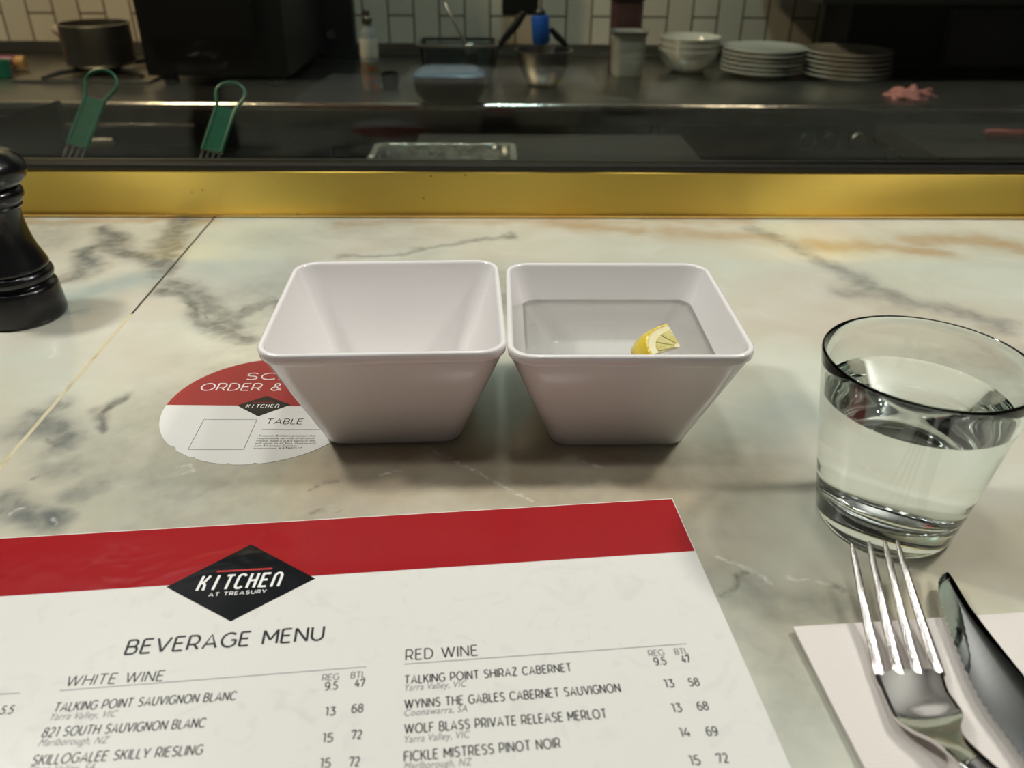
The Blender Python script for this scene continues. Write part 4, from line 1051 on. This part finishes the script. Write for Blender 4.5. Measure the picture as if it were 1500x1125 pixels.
gc = gastro('gastro_container', c_, 55 * k, .07, .086, M['clear'], M['brushed'], 'clear rectangular gastro container with a spoon standing in it', 'container')
bm = bmesh.new(); rs = [[(x, y, z) for x, y in rounded_rect(40 * k * s, .055 * s, .014, 4)] for s, z in ((1, .0065), (1.05, .015), (1, .02))]
loft(bm, rs, True, True); obj('contents', bm, M['black_matte'], gc)
spn = empty('steel_spoon', tuple(P(682, 70, Yc)), 0, 'steel spoon handle rising out of the clear gastro container', 'spoon')
SO = spn.location.copy(); top = P(652, 4, Yc + .03) - SO; bot = Vector((.006, 0, -.004))
bm = bmesh.new(); tube(bm, [top, top.lerp(bot, .1), top.lerp(bot, .6), bot], [(.005, .003), (.0075, .003), (.0055, .003), (.004, .003)], 10); obj('handle', bm, M['wire'], spn)
bm = bmesh.new(); bmesh.ops.create_uvsphere(bm, u_segments=16, v_segments=10, radius=.02); bmesh.ops.scale(bm, vec=(1, .3, 1.3), verts=bm.verts); bmesh.ops.translate(bm, vec=bot + Vector((.004, 0, -.012)), verts=bm.verts); obj('bowl', bm, M['wire'], spn)
Yd = 1.80; k = kpx(Yd, 130); c_ = P(660, 140, Yd); c_.z = BZ
pn = empty('lidded_pan', tuple(c_), YAW, 'rounded dark steel pan with a bluish lid at the front of the bench', 'pan')
bm = bmesh.new(); rs = []
for s, z in ((.74, 0), (.86, .008), (.96, .024), (1.0, .040), (.99, .050), (.95, .054)): rs.append([(x, y, z) for x, y in rounded_rect(52 * k * s, .052 * s, .03, 6)])
loft(bm, rs, True, True); obj('body', bm, M['dark_steel'], pn)
bm = bmesh.new(); rs = []
for s, z in ((.98, .0542), (.99, .057), (.93, .060), (.74, .068), (.70, .068)): rs.append([(x, y, z) for x, y in rounded_rect(52 * k * s, .052 * s, .022, 6)])
loft(bm, rs, True, True); obj('lid', bm, M['lid_blue'], pn)

# steel mixing bowl with a blue-handled utensil
Ym = 2.0; k = kpx(Ym, 90); c_ = P(795, 130, Ym); c_.z = BZ
mb = ring_obj('steel_mixing_bowl', [(0, 0), (20 * k, 0), (26 * k, .006), (36 * k, .040), (41 * k, .075), (43 * k, .076), (43 * k, .078), (40 * k, .078), (34 * k, .040), (24 * k, .008), (0, .004)], tuple(c_), M['brushed'], n=56)
tag(mb, 'round steel mixing bowl holding a blue gripped utensil', 'bowl')
bl = empty('blue_gripped_utensil', tuple(P(792, 62, Ym + .02)), 0, 'utensil with a blue grip leaning in the steel mixing bowl', 'utensil')
BO = bl.location.copy(); p1 = P(791, 22, Ym + .02) - BO; p2 = P(793, 64, Ym + .02) - BO; p0 = P(790, 12, Ym + .02) - BO
bm = bmesh.new(); tube(bm, [p1, p1.lerp(p2, .1), p1.lerp(p2, .9), p2], [11 * k, 13 * k, 13 * k, 11 * k], 16); obj('grip', bm, M['blue'], bl)
bm = bmesh.new(); tube(bm, [p0, p0.lerp(p1, .5), p1], [4 * k, 8 * k, 9 * k], 14); obj('cap', bm, M['black'], bl)
bm = bmesh.new(); tube(bm, [p2, p2 + Vector((0, 0, -.06))], [5 * k, 4 * k], 12); obj('shaft', bm, M['brushed'], bl)
def stick(name, pts, Y, rad, m, label, cat):
    o_ = P(*pts[-1], Y); e = empty(name, tuple(o_), 0, label, cat)
    bm = bmesh.new(); tube(bm, [P(*p, Y) - o_ for p in pts], rad, 12); obj('grip', bm, m, e); return e, o_
e, o_ = stick('black_spatula', [(768, 18), (756, 36), (738, 58), (730, 70)], 2.19, [.008, .010, .008, .006], M['black'], 'black handled spatula leaning between the clear container and the mixing bowl', 'spatula')
bm = bmesh.new(); tube(bm, [Vector((0, 0, 0)), Vector((-.012, -.006, -.025)), Vector((-.020, -.010, -.048))], [(.006, .002), (.022, .002), (.024, .002)], 10); obj('blade', bm, M['black'], e)
e, o_ = stick('black_whisk_handle', [(806, 42), (818, 55), (830, 68)], 2.05, [.006, .008, .006], M['black'], 'short black handle resting on the rim of the steel mixing bowl', 'utensil')
# black pan hanging on the wall above
hp = empty('hanging_pan', tuple(P(760, 10, 2.40)), 0, 'black pan hanging on the tiled wall above the mixing bowl', 'pan')
bm = bmesh.new(); box(bm, (-.045, -.012, -.02), (.052, .0, .16), .006); obj('body', bm, M['black'], hp)
bm = bmesh.new(); tube(bm, [(0, -.006, .15), (0, -.006, .26)], .008, 10); obj('handle', bm, M['black'], hp)

# tall steel container with a dark red tin on it
Yt = 2.17; k = kpx(Yt, 70); c_ = P(917, 107, Yt); c_.z = BZ
sc_ = gastro('steel_container', c_, 24 * k, .05, .100, M['pale_plastic'], M['brushed'], 'tall narrow steel container beside the stacked bowls', 'container')
rt_ = gastro('dark_red_tub', Vector((c_.x + .003, c_.y + .11, BZ)), 24 * k, .035, .165, mat('dark_red_tin', (.10, .045, .045, 1), .4, bump=(30, .2, .001)), M['black'], 'dark reddish tub standing behind the tall steel container', 'tub')

# stacked white bowls and plates
def stack(px, py, Y, wpx, n, dz, prof, name, label, cat, grp, jitter=.002, zs=1.0):
    c_ = P(px, py, Y); c_.z = BZ; R = wpx / 2 * kpx(Y, py - 15); src = None
    for i in range(n):
        if src is None:
            src = ring_obj(name, [(r * R, z * zs) for r, z in prof], (0, 0, 0), M['china'], n=48); o = src
        else:
            o = src.copy(); COL.objects.link(o)
        o.location = (c_.x + random.uniform(-jitter, jitter), c_.y + random.uniform(-jitter, jitter), BZ + i * dz)
        pos = 'topmost' if i == n - 1 else 'lowest' if i == 0 else ('second', 'third', 'fourth', 'fifth', 'sixth')[i - 1]
        tag(o, label.format(pos + ('' if i in (0, n - 1) else ' from the bottom')), cat, grp)
bowlp = [(0, .004), (.45, .004), (.48, 0), (.54, 0), (.56, .006), (.80, .022), (.95, .044), (1.0, .060), (.975, .061), (.92, .046), (.76, .026), (.5, .012), (0, .010)]
stack(1006, 104, 2.22, 88, 3, .0146, bowlp, 'white_bowl', 'white china bowl, {} of the bowl stack on the bench', 'bowl', 'stacked white bowls', .0005, .9)
platep = [(0, .003), (.55, .003), (.57, 0), (.62, 0), (.64, .004), (.85, .009), (1.0, .016), (.995, .0185), (.84, .012), (.62, .0075), (0, .006)]
stack(1115, 110, 2.17, 120, 6, .0098, platep, 'dinner_plate', 'white plate, {} of the plate stack nearer the white bowls', 'plate', 'plates stacked beside the bowls', .003)
stack(1236, 113, 2.12, 124, 6, .0102, platep, 'dinner_plate', 'white plate, {} of the plate stack nearer the pink cloth', 'plate', 'plates stacked near the pink cloth', .003)

# pink cloth
c_ = P(1332, 141, 1.89); c_.z = BZ
bm = bmesh.new(); bmesh.ops.create_icosphere(bm, subdivisions=4, radius=1)
for v in bm.verts:
    a = math.atan2(v.co.y, v.co.x); k_ = 1 + .18 * math.sin(3 * a + 1) + .12 * math.sin(7 * a) + .1 * math.sin(9 * v.co.z + 4 * a)
    z = max(0, v.co.z) * (.020 + .007 * math.sin(5 * v.co.x * 2 + 1) * math.cos(4 * v.co.y) + .004 * math.sin(11 * v.co.x))
    v.co = Vector((v.co.x * .052 * k_, v.co.y * .035 * k_, z))
o = obj('crumpled_cloth', bm, M['red_cloth'], None, True, 0, tuple(c_)); tag(o, 'crumpled pink cloth lying on the bench past the plates', 'cloth')
# red-handled knife lower at the far end
rk = empty('red_handled_knife', tuple(P(1460, 196, 1.40)), -.12, 'red handled kitchen knife on the low shelf at the far end', 'knife')
bm = bmesh.new(); tube(bm, [(-.02, 0, 0), (-.015, 0, 0), (.08, 0, 0), (.085, 0, 0)], [(.006, .006), (.010, .009), (.011, .009), (.008, .007)], 12); obj('handle', bm, M['red_plastic'], rk)
bm = bmesh.new(); prism(bm, [(-.02, -.009), (-.02, .009), (-.09, .008), (-.115, .003), (-.09, -.008)], -.001, .001); obj('blade', bm, M['dark_steel'], rk)
zk = rk.location.z - .012
ls = empty('low_shelf', (rk.location.x, 1.40, -1.05), 0, 'dark steel shelf trolley below the bench holding the red handled knife', 'shelf')
bm = bmesh.new(); box(bm, (.70, 1.28, zk - .03), (1.5, 1.52, zk), .004, RZ); child(obj('top', bm, M['dark_steel']), ls)
for x in (.74, 1.45):
    for y in (1.31, 1.48):
        bm = bmesh.new(); box(bm, (x - .02, y - .02, -1.05), (x + .02, y + .02, zk - .0305), .003, RZ); child(obj('leg', bm, M['brushed']), ls)

# dark hood and cabinets at the far right of the kitchen
xh = P(1292, 60, 2.1).x; ZHOOD = P(1300, 8, 1.95).z
cb = empty('dark_cabinet', (1.6, 2.2, BZ), 0, 'big dark cabinet standing on the far end of the bench', 'cabinet')
bm = bmesh.new(); box(bm, (xh + .03, 2.25, BZ), (1.74, 2.44, ZHOOD - .001), .006, RZ); child(obj('body', bm, M['dark_wall']), cb)
p_ = P(1420, 100, 2.2); p2_ = P(1500, 16, 2.2)
bm = bmesh.new(); box(bm, (p_.x, 2.215, p_.z), (1.70, 2.2495, min(p2_.z, ZHOOD - .002)), .004, RZ); child(obj('door', bm, mat('olive_grey_panel', (.11, .105, .085, 1), .5, bump=(20, .1, .002))), cb)
bm = bmesh.new(); box(bm, (xh - .16, 1.95, ZHOOD), (1.74, 2.44, .55), .004, RZ); hd_ = obj('range_hood', bm, M['dark_wall'], None); tag(hd_, 'dark overhead hood reaching over the far end of the bench', 'hood')

# fryer with two baskets just behind the window
fr = empty('deep_fryer', (-.45, 1.0, -1.05), 0, 'stainless deep fryer below the window holding the two baskets', 'fryer')
bm = bmesh.new(); box(bm, (-.80, .84, -1.04), (-.16, 1.26, -.20), .006, RZ); child(obj('body', bm, M['dark_steel']), fr)
bm = bmesh.new(); loft(bm, [[(x - .48, y + 1.03, z) for x, y in rounded_rect(hx, hy, .03, 4)] for hx, hy, z in ((.29, .185, -.199), (.30, .19, -.17), (.28, .17, -.17), (.27, .16, -.196))], False, False); child(obj('vat_rim', bm, M['brushed']), fr)
def fry_basket(pts, Y0, Y1, wires, label, shiny):
    # pts: pixel outline points of the handle: loop top centre, loop half width, web top, web bottom, wire bottom
    o_ = P(*pts['foot'], Y0); e = empty('fryer_basket', tuple(o_), 0, label, 'fryer basket', 'fryer baskets behind the window')
    top = P(*pts['top'], Y1); foot = o_
    ax = (top - foot); Lh = ax.length; ax.normalize(); kk = kpx((Y0 + Y1) / 2, 170)
    sd = ax.cross(Vector((0, 1, 0))).normalized()
    if sd.x < 0: sd = -sd
    loc = lambda s, w: ax * s + sd * w
    hw = pts['hw'] * kk; hb = pts['hb'] * kk
    s_web1 = Lh * pts['web_top']; s_web0 = Lh * pts['web_bot']
    # loop of coated wire
    loop = [loc(s_web0, -hb), loc(s_web1, -hb * 1.05), loc(Lh - hw * 1.1, -hw)]
    loop += [loc(Lh - hw + hw * math.sin(a), -hw * math.cos(a)) for a in np.linspace(.15, PI - .15, 13)]
    loop += [loc(Lh - hw * 1.1, hw), loc(s_web1, hb * 1.05), loc(s_web0, hb)]
    bm = bmesh.new(); tube(bm, loop, 3.0 * kk, 10); h = obj('handle', bm, M['green'], e)
    bm = bmesh.new(); nrm = ax.cross(sd).normalized()
    q = [loc(s_web0, -hb), loc(s_web0, hb), loc(s_web1, hb * 1.05), loc(s_web1, -hb * 1.05)]
    loft(bm, [[p + nrm * .0012 for p in q], [p - nrm * .0012 for p in q]], True, True)
    for t in (-.4, 0, .4):
        tube(bm, [loc(s_web0, hb * t) + nrm * .001, loc(s_web1, hb * t) + nrm * .001], .0018, 8)
    obj('grip_plate', bm, M['green'], h, False)
    for t in (-.9, -.3, .3, .9):
        bm = bmesh.new(); tube(bm, [loc(s_web0 + .004, hb * t), loc(0, hb * t * 1.05), loc(-.04, hb * t * 1.1), Vector((hb * t * 1.6, -.0, -.115))], .0014, 8); obj('wire', bm, M['wire'], e)
    # the basket itself hangs in the vat
    bm = bmesh.new(); cx0 = 0; hxx, hyy = .06, .11
    cen = Vector((0, 1.03 - o_.y, -.185 - o_.z)) if False else Vector((0, .09, -.125))
    for z, s in ((0, 1), (-.02, .98), (-.04, .96), (-.06, .94)):
        ring = [cen + Vector((x, y, z)) for x, y in rounded_rect(hxx * s, hyy * s, .02, 3)]
        tube(bm, ring + [ring[0]], .0012, 6)
    for i in range(0, 16):
        a, b = rounded_rect(hxx, hyy, .02, 3)[i], rounded_rect(hxx * .94, hyy * .94, .02, 3)[i]
        tube(bm, [cen + Vector((a[0], a[1], 0)), cen + Vector((b[0], b[1], -.06))], .001, 6)
    w = obj('basket_mesh', bm, M['wire'], e); w['kind'] = 'stuff'
    return e
fry_basket(dict(top=(155, 104), foot=(103, 239), hw=22, hb=13, web_top=.69, web_bot=.18), .93, 1.02, 4, 'fryer basket with a scuffed green handle, in front of the saucepan', True)
fry_basket(dict(top=(343, 122), foot=(304, 240), hw=21, hb=13, web_top=.69, web_bot=.15), .96, 1.05, 4, 'fryer basket with a clean green handle, below the black appliance', False)
# black sheet guard at the end of the fryer
bm = bmesh.new()
q = [P(-60, 190, 1.15), P(82, 148, 1.15), P(98, 250, 1.12), P(-60, 262, 1.12)]
pts_ = [Vector(p) for p in q]; off = Vector((0, .012, -.002))
loft(bm, [[p for p in pts_], [p + off for p in pts_]], True, True)
o = obj('splash_guard', bm, M['black'], None, False); tag(o, 'slanted black splash guard at the end of the fryer', 'guard')
# clear wrap tray in the pool of cool light
c_ = P(650, 225, 1.25)
tr = empty('foil_tray', tuple(c_), YAW, 'shallow crinkled foil tray just behind the window below the lidded pan', 'tray')
bm = bmesh.new(); rs = []
for s, z in ((.88, -.03), (1, 0), (1.05, .001), (1.05, .003), (.97, .002), (.86, -.027)): rs.append([(x, y, z + .0015 * math.sin(40 * x + 31 * y)) for x, y in rounded_rect(.105 * s, .055 * s, .015, 6)])
loft(bm, rs, True, True); obj('pan', bm, mat('foil', (.62, .66, .65, 1), .22, 1.0, bump=(55, 1.0, .012)), tr)
cz = c_.z - .031
tt_ = empty('prep_table', (0, 1.3, -1.05), 0, 'low steel prep table behind the window under the foil tray', 'table')
bm = bmesh.new(); box(bm, (-.14, 1.13, cz - .03), (.34, 1.52, cz - .0005), .004, RZ); child(obj('top', bm, M['black_matte']), tt_)
for x in (-.10, .30):
    for y in (1.16, 1.49):
        bm = bmesh.new(); box(bm, (x - .018, y - .018, -1.05), (x + .018, y + .018, cz - .0305), .003, RZ); child(obj('leg', bm, M['brushed']), tt_)
